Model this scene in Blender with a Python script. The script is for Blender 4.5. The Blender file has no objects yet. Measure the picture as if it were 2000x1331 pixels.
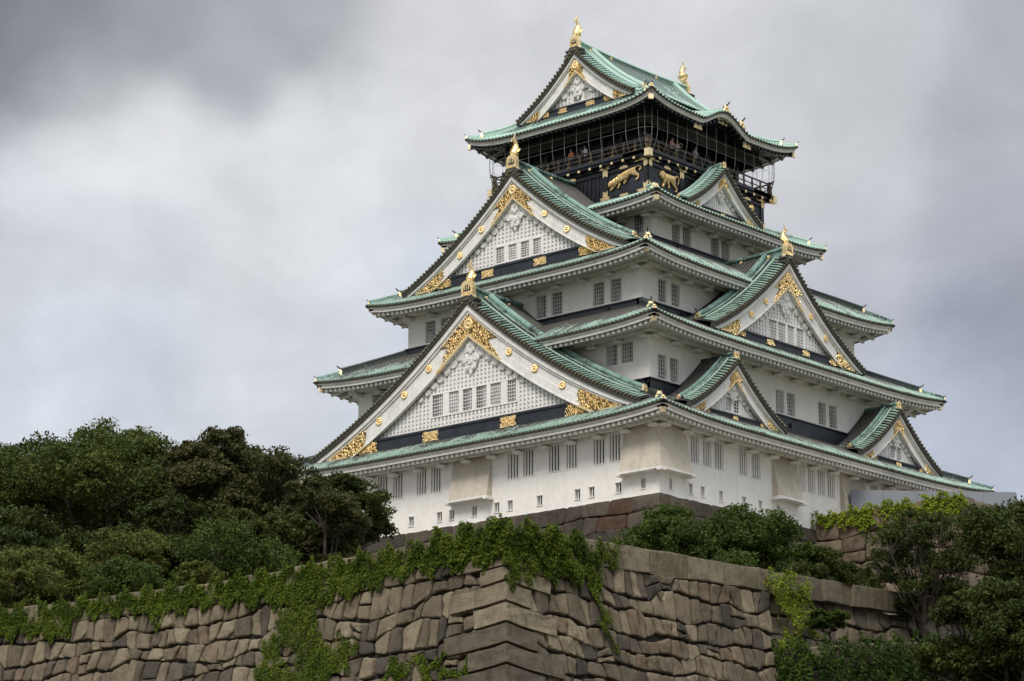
import bpy, math, random
import numpy as np
from mathutils import Vector, Matrix
R = math.radians
random.seed(7)
rng = np.random.default_rng(7)
S = bpy.context.scene

# ------------------------------------------------------------------ camera
CP = Vector((120.478, -150.194, -33.163))
YAW, PIT, ROL, FPX = -0.72341, 0.252374, 0.0034, 5182.2
fw = Vector((math.cos(PIT)*math.sin(YAW), math.cos(PIT)*math.cos(YAW), math.sin(PIT)))
rt = fw.cross(Vector((0, 0, 1))).normalized(); up = rt.cross(fw)
r2 = rt*math.cos(ROL)+up*math.sin(ROL); u2 = up*math.cos(ROL)-rt*math.sin(ROL)
cd = bpy.data.cameras.new('camera'); cam = bpy.data.objects.new('camera', cd)
S.collection.objects.link(cam); S.camera = cam
cam.matrix_world = Matrix(((r2.x, u2.x, -fw.x, CP.x), (r2.y, u2.y, -fw.y, CP.y), (r2.z, u2.z, -fw.z, CP.z), (0, 0, 0, 1)))
cd.sensor_width = 36; cd.lens = FPX/2000*36; cd.clip_start = 1; cd.clip_end = 6000
S.view_settings.view_transform = 'Standard'; S.view_settings.look = 'None'
S.view_settings.exposure = 0.72; S.view_settings.gamma = 1

# ------------------------------------------------------------------ world: Nishita sky behind a cover of cloud
SUN_EL, SUN_AZ = R(52), R(158)      # azimuth clockwise from +Y
W = bpy.data.worlds.new('World'); S.world = W; W.use_nodes = True
nt = W.node_tree; N = nt.nodes; LK = nt.links; N.clear()
def nd(t, **k):
    n = N.new(t)
    for a, b in k.items(): setattr(n, a, b)
    return n
def mth(op, a, b=None, c=None, clamp=False):
    n = nd('ShaderNodeMath', operation=op); n.use_clamp = clamp
    for i, v in enumerate((a, b, c)):
        if v is None: continue
        if isinstance(v, (int, float)): n.inputs[i].default_value = v
        else: LK.new(v, n.inputs[i])
    return n.outputs[0]
def vmth(op, a, b=None, s=None):
    n = nd('ShaderNodeVectorMath', operation=op)
    for i, v in enumerate((a, b)):
        if v is None: continue
        if isinstance(v, (tuple, list)): n.inputs[i].default_value = v
        else: LK.new(v, n.inputs[i])
    if s is not None:
        if isinstance(s, (int, float)): n.inputs['Scale'].default_value = s
        else: LK.new(s, n.inputs['Scale'])
    return n
out = nd('ShaderNodeOutputWorld')
tc = nd('ShaderNodeTexCoord').outputs['Generated']
dirn = vmth('NORMALIZE', tc).outputs[0]
sky = nd('ShaderNodeTexSky'); sky.sky_type = 'NISHITA'; sky.sun_disc = False
sky.sun_elevation = SUN_EL; sky.sun_rotation = SUN_AZ
bg1 = nd('ShaderNodeBackground'); LK.new(sky.outputs[0], bg1.inputs[0]); bg1.inputs[1].default_value = 0.10
def pxdir(px, py):
    d = fw + r2*((px-1000)/FPX) - u2*((py-665.5)/FPX); d.normalize(); return d
def noise(scale, detail, rough, vec, dist=0.0):
    n = nd('ShaderNodeTexNoise'); n.inputs['Scale'].default_value = scale; n.inputs['Detail'].default_value = detail
    n.inputs['Roughness'].default_value = rough; n.inputs['Distortion'].default_value = dist; LK.new(vec, n.inputs['Vector']); return n
warp = noise(7, 3, .55, dirn)
wv = vmth('SUBTRACT', warp.outputs['Color'], (.5, .5, .5)).outputs[0]
wv = vmth('SCALE', wv, s=0.13).outputs[0]
dw = vmth('ADD', dirn, wv).outputs[0]
# banks of cloud, each a direction in the sky, its colour and spread
def lin(r, g, b):
    f = lambda v: ((v/255+.055)/1.055)**2.4 if v > 10 else v/255/12.92
    return (f(r), f(g), f(b))
banks = [((60, 30), lin(126, 129, 136), 3.6), ((330, 50), lin(156, 158, 164), 3.0), ((500, 30), lin(174, 176, 181), 2.6), ((70, 190), lin(136, 139, 146), 1.9), ((420, 170), lin(168, 171, 178), 1.6),
         ((170, 270), lin(236, 237, 238), 2.0), ((330, 300), lin(228, 229, 231), 2.2), ((560, 290), lin(226, 228, 230), 3.0), ((640, 110), lin(196, 197, 201), 2.4), ((860, 120), lin(222, 223, 225), 3.2),
         ((60, 430), lin(210, 213, 219), 2.2), ((200, 470), lin(204, 207, 213), 1.8), ((450, 460), lin(214, 217, 221), 3), ((200, 700), lin(208, 213, 221), 3.4), ((550, 720), lin(216, 220, 227), 3),
         ((1250, 30), lin(212, 213, 216), 3.4), ((1650, 150), lin(206, 208, 212), 3.6), ((1960, 60), lin(184, 186, 192), 3), ((1720, 420), lin(208, 210, 215), 3), ((1560, 280), lin(210, 211, 215), 2.4),
         ((1960, 400), lin(180, 183, 193), 2.6), ((1970, 620), lin(156, 161, 175), 2.2), ((1980, 800), lin(184, 190, 205), 2.6), ((1700, 600), lin(184, 188, 198), 2.2), ((1840, 530), lin(180, 184, 195), 1.8),
         ((1000, 1000), lin(208, 213, 222), 5)]
acc = None; wsum = None
for (px, py), col, sp in banks:
    d = vmth('DISTANCE', dw, tuple(pxdir(px, py))).outputs['Value']; sp *= .52; col = tuple(c*.61 for c in col)
    w = mth('EXPONENT', mth('MULTIPLY', mth('MULTIPLY', d, d), -1/R(sp)**2))
    cvec = vmth('SCALE', col, s=w).outputs[0]
    acc = cvec if acc is None else vmth('ADD', acc, cvec).outputs[0]
    wsum = w if wsum is None else mth('ADD', wsum, w)
acc = vmth('ADD', acc, tuple(0.003*.61*c for c in lin(196, 200, 208))).outputs[0]
wsum = mth('ADD', wsum, 0.003)
base = vmth('SCALE', acc, s=mth('DIVIDE', 1.0, wsum)).outputs[0]
sc = vmth('MULTIPLY', dirn, (1, 1, 1.35)).outputs[0]
n2 = noise(9, 8, .56, sc, .5); n3 = noise(30, 6, .6, sc, .3)
m1 = nd('ShaderNodeMapRange'); LK.new(n2.outputs['Fac'], m1.inputs[0]); m1.inputs[1].default_value = .3; m1.inputs[2].default_value = .7; m1.inputs[3].default_value = .87; m1.inputs[4].default_value = 1.12
m2 = nd('ShaderNodeMapRange'); LK.new(n3.outputs['Fac'], m2.inputs[0]); m2.inputs[1].default_value = .3; m2.inputs[2].default_value = .7; m2.inputs[3].default_value = .94; m2.inputs[4].default_value = 1.055
sep = nd('ShaderNodeSeparateXYZ'); LK.new(dirn, sep.inputs[0])
m3 = nd('ShaderNodeMapRange'); m3.interpolation_type = 'SMOOTHSTEP'; LK.new(sep.outputs[2], m3.inputs[0])
m3.inputs[1].default_value = .42; m3.inputs[2].default_value = .85; m3.inputs[3].default_value = 1; m3.inputs[4].default_value = 3.5
cl = vmth('SCALE', base, s=mth('MULTIPLY', mth('MULTIPLY', m1.outputs[0], m2.outputs[0]), m3.outputs[0])).outputs[0]
bg2 = nd('ShaderNodeBackground'); LK.new(cl, bg2.inputs[0]); bg2.inputs[1].default_value = 1.0
mx = nd('ShaderNodeMixShader'); mx.inputs[0].default_value = .96
LK.new(bg1.outputs[0], mx.inputs[1]); LK.new(bg2.outputs[0], mx.inputs[2]); LK.new(mx.outputs[0], out.inputs[0])

sd = bpy.data.lights.new('sun', 'SUN'); sd.energy = 1.5; sd.angle = R(22); sd.color = (1, .93, .82)
so = bpy.data.objects.new('sun', sd); S.collection.objects.link(so)
sv = Vector((math.sin(SUN_AZ)*math.cos(SUN_EL), math.cos(SUN_AZ)*math.cos(SUN_EL), math.sin(SUN_EL)))
so.rotation_euler = sv.to_track_quat('Z', 'Y').to_euler()

# ------------------------------------------------------------------ materials
def mat(name, col, rough=.7, metal=0.0, spec=.4):
    m = bpy.data.materials.new(name); m.use_nodes = True
    b = m.node_tree.nodes['Principled BSDF']
    b.inputs['Base Color'].default_value = (*col, 1); b.inputs['Roughness'].default_value = rough
    b.inputs['Metallic'].default_value = metal; b.inputs['Specular IOR Level'].default_value = spec
    return m
class MN:
    """small wrapper to write node materials"""
    def __init__(s, m): s.m = m; s.t = m.node_tree; s.b = s.t.nodes['Principled BSDF']
    def n(s, t, ins=None, **k):
        x = s.t.nodes.new(t)
        for a, b in k.items(): setattr(x, a, b)
        for a, b in (ins or {}).items():
            if isinstance(b, bpy.types.NodeSocket): s.t.links.new(b, x.inputs[a])
            else: x.inputs[a].default_value = b
        return x
    def obj(s): return s.n('ShaderNodeNewGeometry').outputs['Position']
    def noise(s, vec, sc, det=4, ro=.6, dist=0.): return s.n('ShaderNodeTexNoise', {'Vector': vec, 'Scale': sc, 'Detail': det, 'Roughness': ro, 'Distortion': dist}).outputs['Fac']
    def scale(s, vec, v): return s.n('ShaderNodeVectorMath', {0: vec, 1: v}, operation='MULTIPLY').outputs[0]
    def ramp(s, f, stops, interp='LINEAR'):
        r = s.n('ShaderNodeValToRGB', {'Fac': f}); r.color_ramp.interpolation = interp; e = r.color_ramp.elements
        while len(e) < len(stops): e.new(.5)
        for i, (p, c) in enumerate(stops): e[i].position = p; e[i].color = (*c, 1) if len(c) == 3 else c
        return r.outputs['Color']
    def mix(s, f, a, b, mode='MIX'):
        x = s.n('ShaderNodeMix', data_type='RGBA', blend_type=mode)
        for i, v in ((0, f), (6, a), (7, b)):
            if isinstance(v, bpy.types.NodeSocket): s.t.links.new(v, x.inputs[i])
            elif i == 0: x.inputs[0].default_value = v
            else: x.inputs[i].default_value = (*v, 1)
        return x.outputs[2]
    def attr(s, name): return s.n('ShaderNodeAttribute', attribute_name=name)
    def math(s, op, a, b=0., clamp=False):
        x = s.n('ShaderNodeMath', {0: a, 1: b}, operation=op); x.use_clamp = clamp; return x.outputs[0]
    def col(s, c): s.t.links.new(c, s.b.inputs['Base Color'])
    def bump(s, h, st=.3, d=.05):
        x = s.n('ShaderNodeBump', {'Height': h, 'Strength': st, 'Distance': d}); s.t.links.new(x.outputs[0], s.b.inputs['Normal'])

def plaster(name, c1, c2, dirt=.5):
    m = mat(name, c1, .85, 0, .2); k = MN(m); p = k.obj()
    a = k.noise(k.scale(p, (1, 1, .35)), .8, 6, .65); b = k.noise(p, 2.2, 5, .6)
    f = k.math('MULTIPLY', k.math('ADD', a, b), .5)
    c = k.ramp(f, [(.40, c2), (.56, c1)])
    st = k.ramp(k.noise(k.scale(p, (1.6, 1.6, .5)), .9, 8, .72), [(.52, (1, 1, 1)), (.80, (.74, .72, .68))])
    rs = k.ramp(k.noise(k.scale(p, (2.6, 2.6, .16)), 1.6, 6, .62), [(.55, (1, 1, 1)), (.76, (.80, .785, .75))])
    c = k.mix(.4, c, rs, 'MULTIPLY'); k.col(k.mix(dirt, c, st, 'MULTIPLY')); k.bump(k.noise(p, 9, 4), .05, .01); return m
M_WALL = plaster('white_plaster', (.85, .82, .765), (.78, .75, .70), .45)
M_TRIM = plaster('white_trim', (.78, .76, .72), (.66, .645, .61), .7)
M_SOFFIT_SHADE = plaster('shaded_soffit', (.25, .26, .245), (.19, .20, .19), .7)  # soffit colour darkened to paint in the deep shade between the rafters
M_PROOF = plaster('lattice_plaster', (.79, .775, .745), (.73, .71, .68), .3)
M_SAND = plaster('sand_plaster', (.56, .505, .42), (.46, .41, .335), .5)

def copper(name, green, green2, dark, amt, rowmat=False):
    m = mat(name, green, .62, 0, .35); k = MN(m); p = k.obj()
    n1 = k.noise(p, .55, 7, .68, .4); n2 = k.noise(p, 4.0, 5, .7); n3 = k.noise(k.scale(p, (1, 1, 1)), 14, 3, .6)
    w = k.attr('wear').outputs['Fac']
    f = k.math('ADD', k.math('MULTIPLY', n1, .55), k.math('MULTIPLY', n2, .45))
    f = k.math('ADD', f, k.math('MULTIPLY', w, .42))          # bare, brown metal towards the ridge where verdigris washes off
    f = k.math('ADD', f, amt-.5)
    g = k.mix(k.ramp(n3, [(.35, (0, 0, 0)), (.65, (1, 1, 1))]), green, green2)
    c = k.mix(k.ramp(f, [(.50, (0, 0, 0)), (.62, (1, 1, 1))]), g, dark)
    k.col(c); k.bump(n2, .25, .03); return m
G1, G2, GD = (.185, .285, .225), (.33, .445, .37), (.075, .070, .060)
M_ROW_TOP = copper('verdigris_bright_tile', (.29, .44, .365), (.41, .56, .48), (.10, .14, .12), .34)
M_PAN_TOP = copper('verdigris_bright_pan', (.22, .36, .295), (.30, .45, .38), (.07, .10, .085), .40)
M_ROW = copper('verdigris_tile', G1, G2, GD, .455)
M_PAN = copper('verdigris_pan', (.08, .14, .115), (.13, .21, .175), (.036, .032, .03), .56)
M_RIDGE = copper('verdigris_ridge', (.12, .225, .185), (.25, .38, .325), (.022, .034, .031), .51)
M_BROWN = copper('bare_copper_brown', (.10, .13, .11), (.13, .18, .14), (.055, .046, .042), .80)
def gold(name, c, r=.32):
    m = mat(name, c, r, .85); k = MN(m); p = k.obj(); n = k.noise(p, 7, 4, .6)
    k.col(k.ramp(n, [(.3, tuple(x*.80 for x in c)), (.55, c)])); k.bump(k.noise(p, 16, 3), .5, .03); return m
M_GOLD = gold('gold_leaf', (1.0, .78, .42), .38); M_GOLD2 = gold('pale_gold', (.98, .80, .50), .45)
M_TIGER = gold('tiger_gold', (1.0, .74, .36), .42)
k = MN(M_TIGER); w_ = k.n('ShaderNodeTexWave', {'Vector': k.n('ShaderNodeTexCoord').outputs['Object'], 'Scale': 2.6, 'Distortion': 4.0, 'Detail': 1.0})
k.col(k.ramp(w_.outputs['Fac'], [(.18, (.42, .26, .09)), (.42, (1.0, .74, .36))])); k.bump(w_.outputs['Fac'], .9, .06)
M_GDARK = gold('tarnished_gold', (.20, .14, .06), .6)
def plain(name, c, r=.6, var=.35, sc=2., metal=0.):
    m = mat(name, c, r, metal); k = MN(m); n = k.noise(k.obj(), sc, 5, .65)
    k.col(k.ramp(n, [(.35, tuple(x*(1-var) for x in c)), (.65, tuple(min(1, x*(1+var)) for x in c))])); return m
M_BLACK = plain('black_metal_sheet', (.019, .022, .030), .42, .35, 1.2)
M_LACQ = plain('black_lacquer', (.012, .012, .015), .35, .3, 2)
M_DARK = plain('dark_void', (.006, .006, .007), .9, .1)
M_TILEEND = plain('bronze_tile_end', (.12, .095, .045), .5, .5, 9, .4)
M_EDGE = plain('dark_copper_edge', (.045, .042, .032), .6, .4, 5)
M_SHOJI = plain('window_pane', (.36, .37, .37), .4, .5, .9)
M_GLASS = plain('dark_window_glass', (.10, .105, .11), .12, .5, 1.1)
M_ROD = plain('steel_cable', (.34, .34, .325), .4, .1, 3, .5)
M_RAIL = plain('weathered_dark_timber', (.075, .060, .050), .6, .5, 3)
M_NET = plain('brown_slatted_screen', (.036, .033, .027), .8, .3, 3)
M_HOARD = plain('grey_hoarding_panel', (.20, .215, .235), .55, .08, .6)
M_POST = plain('dark_grey_steel', (.07, .075, .085), .5, .2, 2)

def stone(name, tones, joint=False):
    m = mat(name, (.3, .27, .22), .88, 0, .25); k = MN(m); p = k.obj()
    a = k.attr('tone').outputs['Fac']
    c = k.ramp(a, tones)
    n1 = k.noise(p, 1.6, 8, .7); n2 = k.noise(p, 22, 6, .75); n3 = k.noise(k.scale(p, (2, 2, .45)), 1.5, 6, .65)
    c = k.mix(.75, c, k.ramp(n2, [(.30, (.52, .50, .48)), (.62, (1.08, 1.06, 1.03))]), 'MULTIPLY')
    c = k.mix(.8, c, k.ramp(n1, [(.34, (.50, .48, .45)), (.56, (1.04, 1.03, 1))]), 'MULTIPLY')
    c = k.mix(.45, c, k.ramp(n3, [(.50, (1, 1, 1)), (.72, (.36, .34, .31))]), 'MULTIPLY')
    k.col(c); k.bump(k.math('ADD', k.math('MULTIPLY', n2, .8), n1), 1.0, .12); return m
M_STONE = stone('granite_rubble', [(0, (.080, .070, .060)), (.16, (.135, .114, .088)), (.55, (.24, .198, .140)), (.88, (.335, .284, .200)), (1, (.21, .15, .105))])
M_STONED = stone('dark_granite', [(0, (.068, .058, .049)), (.5, (.125, .104, .085)), (.8, (.165, .138, .112)), (.86, (.098, .066, .047)), (.95, (.118, .072, .048)), (1, (.38, .33, .26))])
M_STONEP = stone('warm_granite', [(0, (.15, .12, .09)), (.6, (.22, .172, .128)), (1, (.26, .20, .15))])
M_CAP = stone('cap_granite', [(0, (.21, .178, .125)), (.6, (.28, .24, .168)), (1, (.32, .275, .195))])
M_JOINT = plain('dark_joint', (.028, .025, .02), .95, .4, 3)
def ground_mat(name, c1, c2, sc):
    m = mat(name, c1, .95, 0, .1); k = MN(m); n = k.noise(k.obj(), sc, 8, .7); k.col(k.ramp(n, [(.35, c1), (.65, c2)])); return m
M_EARTH = ground_mat('earth', (.09, .075, .05), (.06, .08, .03), .4)
M_GRAVEL = ground_mat('gravel', (.20, .18, .15), (.26, .24, .2), 1.5)

def leafm(name, stops, tr=.25):
    stops = [(p, tuple(c*1.28 for c in q)) for p, q in stops]
    m = mat(name, stops[1][1], .6, 0, .10); k = MN(m)
    c = k.ramp(k.attr('tone').outputs['Fac'], stops); k.col(c)
    t = k.n('ShaderNodeBsdfTranslucent', {'Color': c}); mx_ = k.n('ShaderNodeMixShader', {0: tr})
    k.t.links.new(k.b.outputs[0], mx_.inputs[1]); k.t.links.new(t.outputs[0], mx_.inputs[2])
    k.t.links.new(mx_.outputs[0], k.t.nodes['Material Output'].inputs[0]); return m
M_LEAF_OLIVE = leafm('camphor_leaves', [(0, (.022, .032, .008)), (.5, (.050, .066, .013)), (.85, (.080, .096, .020)), (1, (.11, .10, .028))])
M_LEAF_BROWN = leafm('bronze_green_leaves', [(0, (.022, .026, .009)), (.5, (.046, .048, .015)), (1, (.080, .070, .026))])
M_LEAF_DARK = leafm('dark_green_leaves', [(0, (.014, .021, .005)), (.5, (.033, .044, .009)), (1, (.062, .076, .015))])
M_LEAF_MID = leafm('cherry_leaves', [(0, (.018, .030, .006)), (.5, (.040, .062, .010)), (1, (.075, .098, .018))])
M_LEAF_LIGHT = leafm('light_shrub_leaves', [(0, (.038, .046, .010)), (.5, (.078, .086, .018)), (1, (.13, .135, .030))])
M_IVY = leafm('ivy_leaves', [(0, (.018, .030, .003)), (.45, (.048, .074, .006)), (.8, (.095, .125, .010)), (1, (.15, .14, .025))])
M_IVYD = leafm('dark_ivy_leaves', [(0, (.010, .024, .003)), (.5, (.026, .052, .006)), (1, (.066, .096, .012))])
M_IVYY = leafm('yellow_ivy_leaves', [(0, (.05, .075, .005)), (.5, (.125, .165, .012)), (1, (.25, .27, .028))])
M_BARK = plain('bark', (.055, .043, .032), .9, .5, 5)

# ------------------------------------------------------------------ mesh helpers
COL = S.collection
class Fr:
    """local frame: a along, b outwards, z up"""
    def __init__(s, o, lat, out): s.o = Vector(o); s.l = Vector(lat).normalized(); s.n = Vector(out).normalized()
    def p(s, a, b, z): q = s.o + s.l*a + s.n*b; return (q.x, q.y, q.z+z)
FACE = [Fr((0, 0, 0), (1, 0, 0), (0, -1, 0)), Fr((0, 0, 0), (0, 1, 0), (1, 0, 0)), Fr((0, 0, 0), (-1, 0, 0), (0, 1, 0)), Fr((0, 0, 0), (0, -1, 0), (-1, 0, 0))]
class MB:
    def __init__(s): s.v = []; s.f = []; s.m = []; s.t = []
    def add(s, vs, fs, m=0, t=None):
        o = len(s.v); s.v += [tuple(x) for x in vs]
        s.t += ([t]*len(vs) if not isinstance(t, list) else t)
        for f in fs: s.f.append(tuple(i+o for i in f)); s.m.append(m)
    def box(s, fr, a0, a1, b0, b1, z0, z1, m=0):
        vs = [fr.p(a, b, z) for z in (z0, z1) for b in (b0, b1) for a in (a0, a1)]
        s.add(vs, [(0, 1, 3, 2), (4, 6, 7, 5), (0, 4, 5, 1), (2, 3, 7, 6), (0, 2, 6, 4), (1, 5, 7, 3)], m)
    def extr(s, fr, pts, b0, b1, m=0, back=False):
        n = len(pts); vs = [fr.p(a, b1, z) for a, z in pts]+[fr.p(a, b0, z) for a, z in pts]
        fs = [tuple(range(n))]+[(i, (i+1) % n, n+(i+1) % n, n+i) for i in range(n)]
        if back: fs.append(tuple(range(2*n-1, n-1, -1)))
        s.add(vs, fs, m)
    def strip(s, fr, top, bot, b0, b1, m=0):
        """band between two polylines with thickness"""
        n = len(top); vs = []
        for (a, z), (a2, z2) in zip(top, bot): vs += [fr.p(a, b1, z), fr.p(a2, b1, z2), fr.p(a, b0, z), fr.p(a2, b0, z2)]
        fs = []
        for i in range(n-1):
            o = 4*i; q = o+4
            fs += [(o, o+1, q+1, q), (o+2, q+2, q+3, o+3), (o, q, q+2, o+2), (o+1, o+3, q+3, q+1)]
        fs += [(0, 2, 3, 1), (4*n-4, 4*n-3, 4*n-1, 4*n-2)]
        s.add(vs, fs, m)
    def sweep(s, path, prof, m=0, caps=True, closed=True, t=None):
        """path of 3D points, profile (lateral, up) with z up"""
        P = [Vector(p) for p in path]; n = len(P); k = len(prof); vs = []
        for i in range(n):
            d = (P[min(i+1, n-1)]-P[max(i-1, 0)]); h = Vector((d.x, d.y, 0))
            if h.length < 1e-6: h = Vector((1, 0, 0))
            h.normalize(); l = Vector((h.y, -h.x, 0)); d.normalize(); u = l.cross(d)
            for a, b in prof: vs.append(P[i]+l*a+u*b)
        fs = []
        for i in range(n-1):
            for j in range(k if closed else k-1):
                j2 = (j+1) % k; fs.append((i*k+j, i*k+j2, (i+1)*k+j2, (i+1)*k+j))
        if caps and closed: fs += [tuple(range(k)), tuple(range((n-1)*k, n*k))]
        tt = None
        if isinstance(t, list): tt = [x for x in t for _ in range(k)]
        elif t is not None: tt = t
        s.add(vs, fs, m, tt)
    def tube(s, path, rad, n=6, m=0, t=None):
        P = [Vector(p) for p in path]; vs = []; c = len(P)
        prev = None
        for i in range(c):
            d = (P[min(i+1, c-1)]-P[max(i-1, 0)]).normalized()
            if prev is None:
                prev = d.orthogonal().normalized()
            x = (prev - d*prev.dot(d)).normalized(); prev = x; y = d.cross(x)
            r = rad[i] if isinstance(rad, (list, tuple)) else rad
            for j in range(n):
                an = 2*math.pi*j/n; vs.append(P[i]+x*(r*math.cos(an))+y*(r*math.sin(an)))
        fs = [(i*n+j, i*n+(j+1) % n, (i+1)*n+(j+1) % n, (i+1)*n+j) for i in range(c-1) for j in range(n)]
        fs += [tuple(range(n)), tuple(range((c-1)*n, c*n))]
        s.add(vs, fs, m, t)
    def disc(s, fr, a, z, r, b0, b1, n=10, m=0, bulge=0.):
        vs = [fr.p(a+r*math.cos(2*math.pi*i/n), b1, z+r*math.sin(2*math.pi*i/n)) for i in range(n)]
        vs += [fr.p(a+r*math.cos(2*math.pi*i/n), b0, z+r*math.sin(2*math.pi*i/n)) for i in range(n)]
        vs.append(fr.p(a, b1+bulge, z))
        fs = [(i, (i+1) % n, 2*n) for i in range(n)]+[(i, (i+1) % n, n+(i+1) % n, n+i) for i in range(n)]
        s.add(vs, fs, m)
    def ball(s, c, r, n=8, m=0, sq=(1, 1, 1)):
        vs = []; fs = []; h = n//2
        for i in range(h+1):
            th = math.pi*i/h
            for j in range(n):
                ph = 2*math.pi*j/n; vs.append((c[0]+r*sq[0]*math.sin(th)*math.cos(ph), c[1]+r*sq[1]*math.sin(th)*math.sin(ph), c[2]+r*sq[2]*math.cos(th)))
        for i in range(h):
            for j in range(n): fs.append((i*n+j, i*n+(j+1) % n, (i+1)*n+(j+1) % n, (i+1)*n+j))
        s.add(vs, fs, m)
    def build(s, name, mats, parent=None, attr=None, smooth=False, offset=None):
        me = bpy.data.meshes.new(name); vs = s.v
        if offset: vs = [(x-offset[0], y-offset[1], z-offset[2]) for x, y, z in vs]
        me.from_pydata(vs, [], s.f)
        mats = mats if isinstance(mats, (list, tuple)) else [mats]
        for m in mats: me.materials.append(m)
        if len(mats) > 1: me.polygons.foreach_set('material_index', s.m)
        if attr:
            a = me.attributes.new(attr, 'FLOAT', 'POINT'); a.data.foreach_set('value', [0. if x is None else x for x in s.t])
        if smooth: me.polygons.foreach_set('use_smooth', [True]*len(me.polygons))
        me.update()
        o = bpy.data.objects.new(name, me); COL.objects.link(o)
        if parent: o.parent = parent
        return o
def tag(o, label=None, cat=None, group=None, kind=None):
    if label: o['label'] = label
    if cat: o['category'] = cat
    if group: o['group'] = group
    if kind: o['kind'] = kind
    return o
def empty(name, loc=(0, 0, 0)):
    o = bpy.data.objects.new(name, None); COL.objects.link(o); o.location = loc; o.empty_display_size = .5; return o

# ------------------------------------------------------------------ ground (structure)
g = MB(); g.add([(-3000, -3000, -35), (3000, -3000, -35), (3000, 3000, -35), (-3000, 3000, -35)], [(0, 1, 2, 3)])
tag(g.build('ground', M_EARTH), kind='structure')
g = MB(); g.add([(-300, -73.6, -15.3), (52.2, -73.6, -15.3), (52.2, 260, -15.3), (-300, 260, -15.3)], [(0, 1, 2, 3)])
tag(g.build('terrace_ground', M_GRAVEL), kind='structure')

# ------------------------------------------------------------------ the keep
CASTLE = empty('castle_keep', (0, 0, 0))
tag(CASTLE, 'white five-tiered castle keep with green copper roofs, gilded gables and a black top storey', 'castle')
EX = [18.46, 16.01, 13.30, 10.50, 9.08]; EY = [20.03, 17.72, 15.17, 10.36, 8.99]
ZM = [5.06, 12.02, 17.83, 23.38, 31.27]; LIFT = [.55, .5, .55, .42, .78]
WX = [16.60, 13.63, 11.02, 8.10, 7.11]; WY = [18.17, 15.34, 12.89, 7.95, 7.03]
TX = [13.63, 11.02, 8.10, 7.11, 5.45]; TY = [15.34, 12.89, 7.95, 7.03, 6.3]
ZT = [7.45, 14.6, 20.85, 25.0, 33.0]; ZW = [0, 8.62, 15.11, 21.32, 25.0]

def dims(i, k): return (EY[i], EX[i], TY[i], TX[i]) if k % 2 == 0 else (EX[i], EY[i], TX[i], TY[i])   # De, Le, Dt, Lt
def PF(i, v):
    c = (1.15, 1.12, 1.3, 1.12, .72)[i]; return c*v+(1-c)*v*v
def bump5(i, k, s):
    if i == 4 and k in (1, 3) and abs(s) < 3.0: return 1.12*(.5*(1+math.cos(math.pi*s/3.0)))**.85
    return 0
def zroof(i, k, s, v):
    De, Le, Dt, Lt = dims(i, k); L = Le+(Lt-Le)*v
    return ZM[i]+(ZT[i]-ZM[i])*PF(i, v)+LIFT[i]*min(1.05, abs(s)/max(L, .1))**5*(1-v)**2+bump5(i, k, s)*(1-v)**.7
def zsof(i, k, s, d):
    De, Le, Dt, Lt = dims(i, k); v = max(0, (De-d)/(De-Dt)); L = Le+(Lt-Le)*v
    return ZM[i]+.42*(De-d)*.55+LIFT[i]*min(1.05, abs(s)/L)**5*(1-v)**2+bump5(i, k, s)*max(0, 1-v*1.5)

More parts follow.
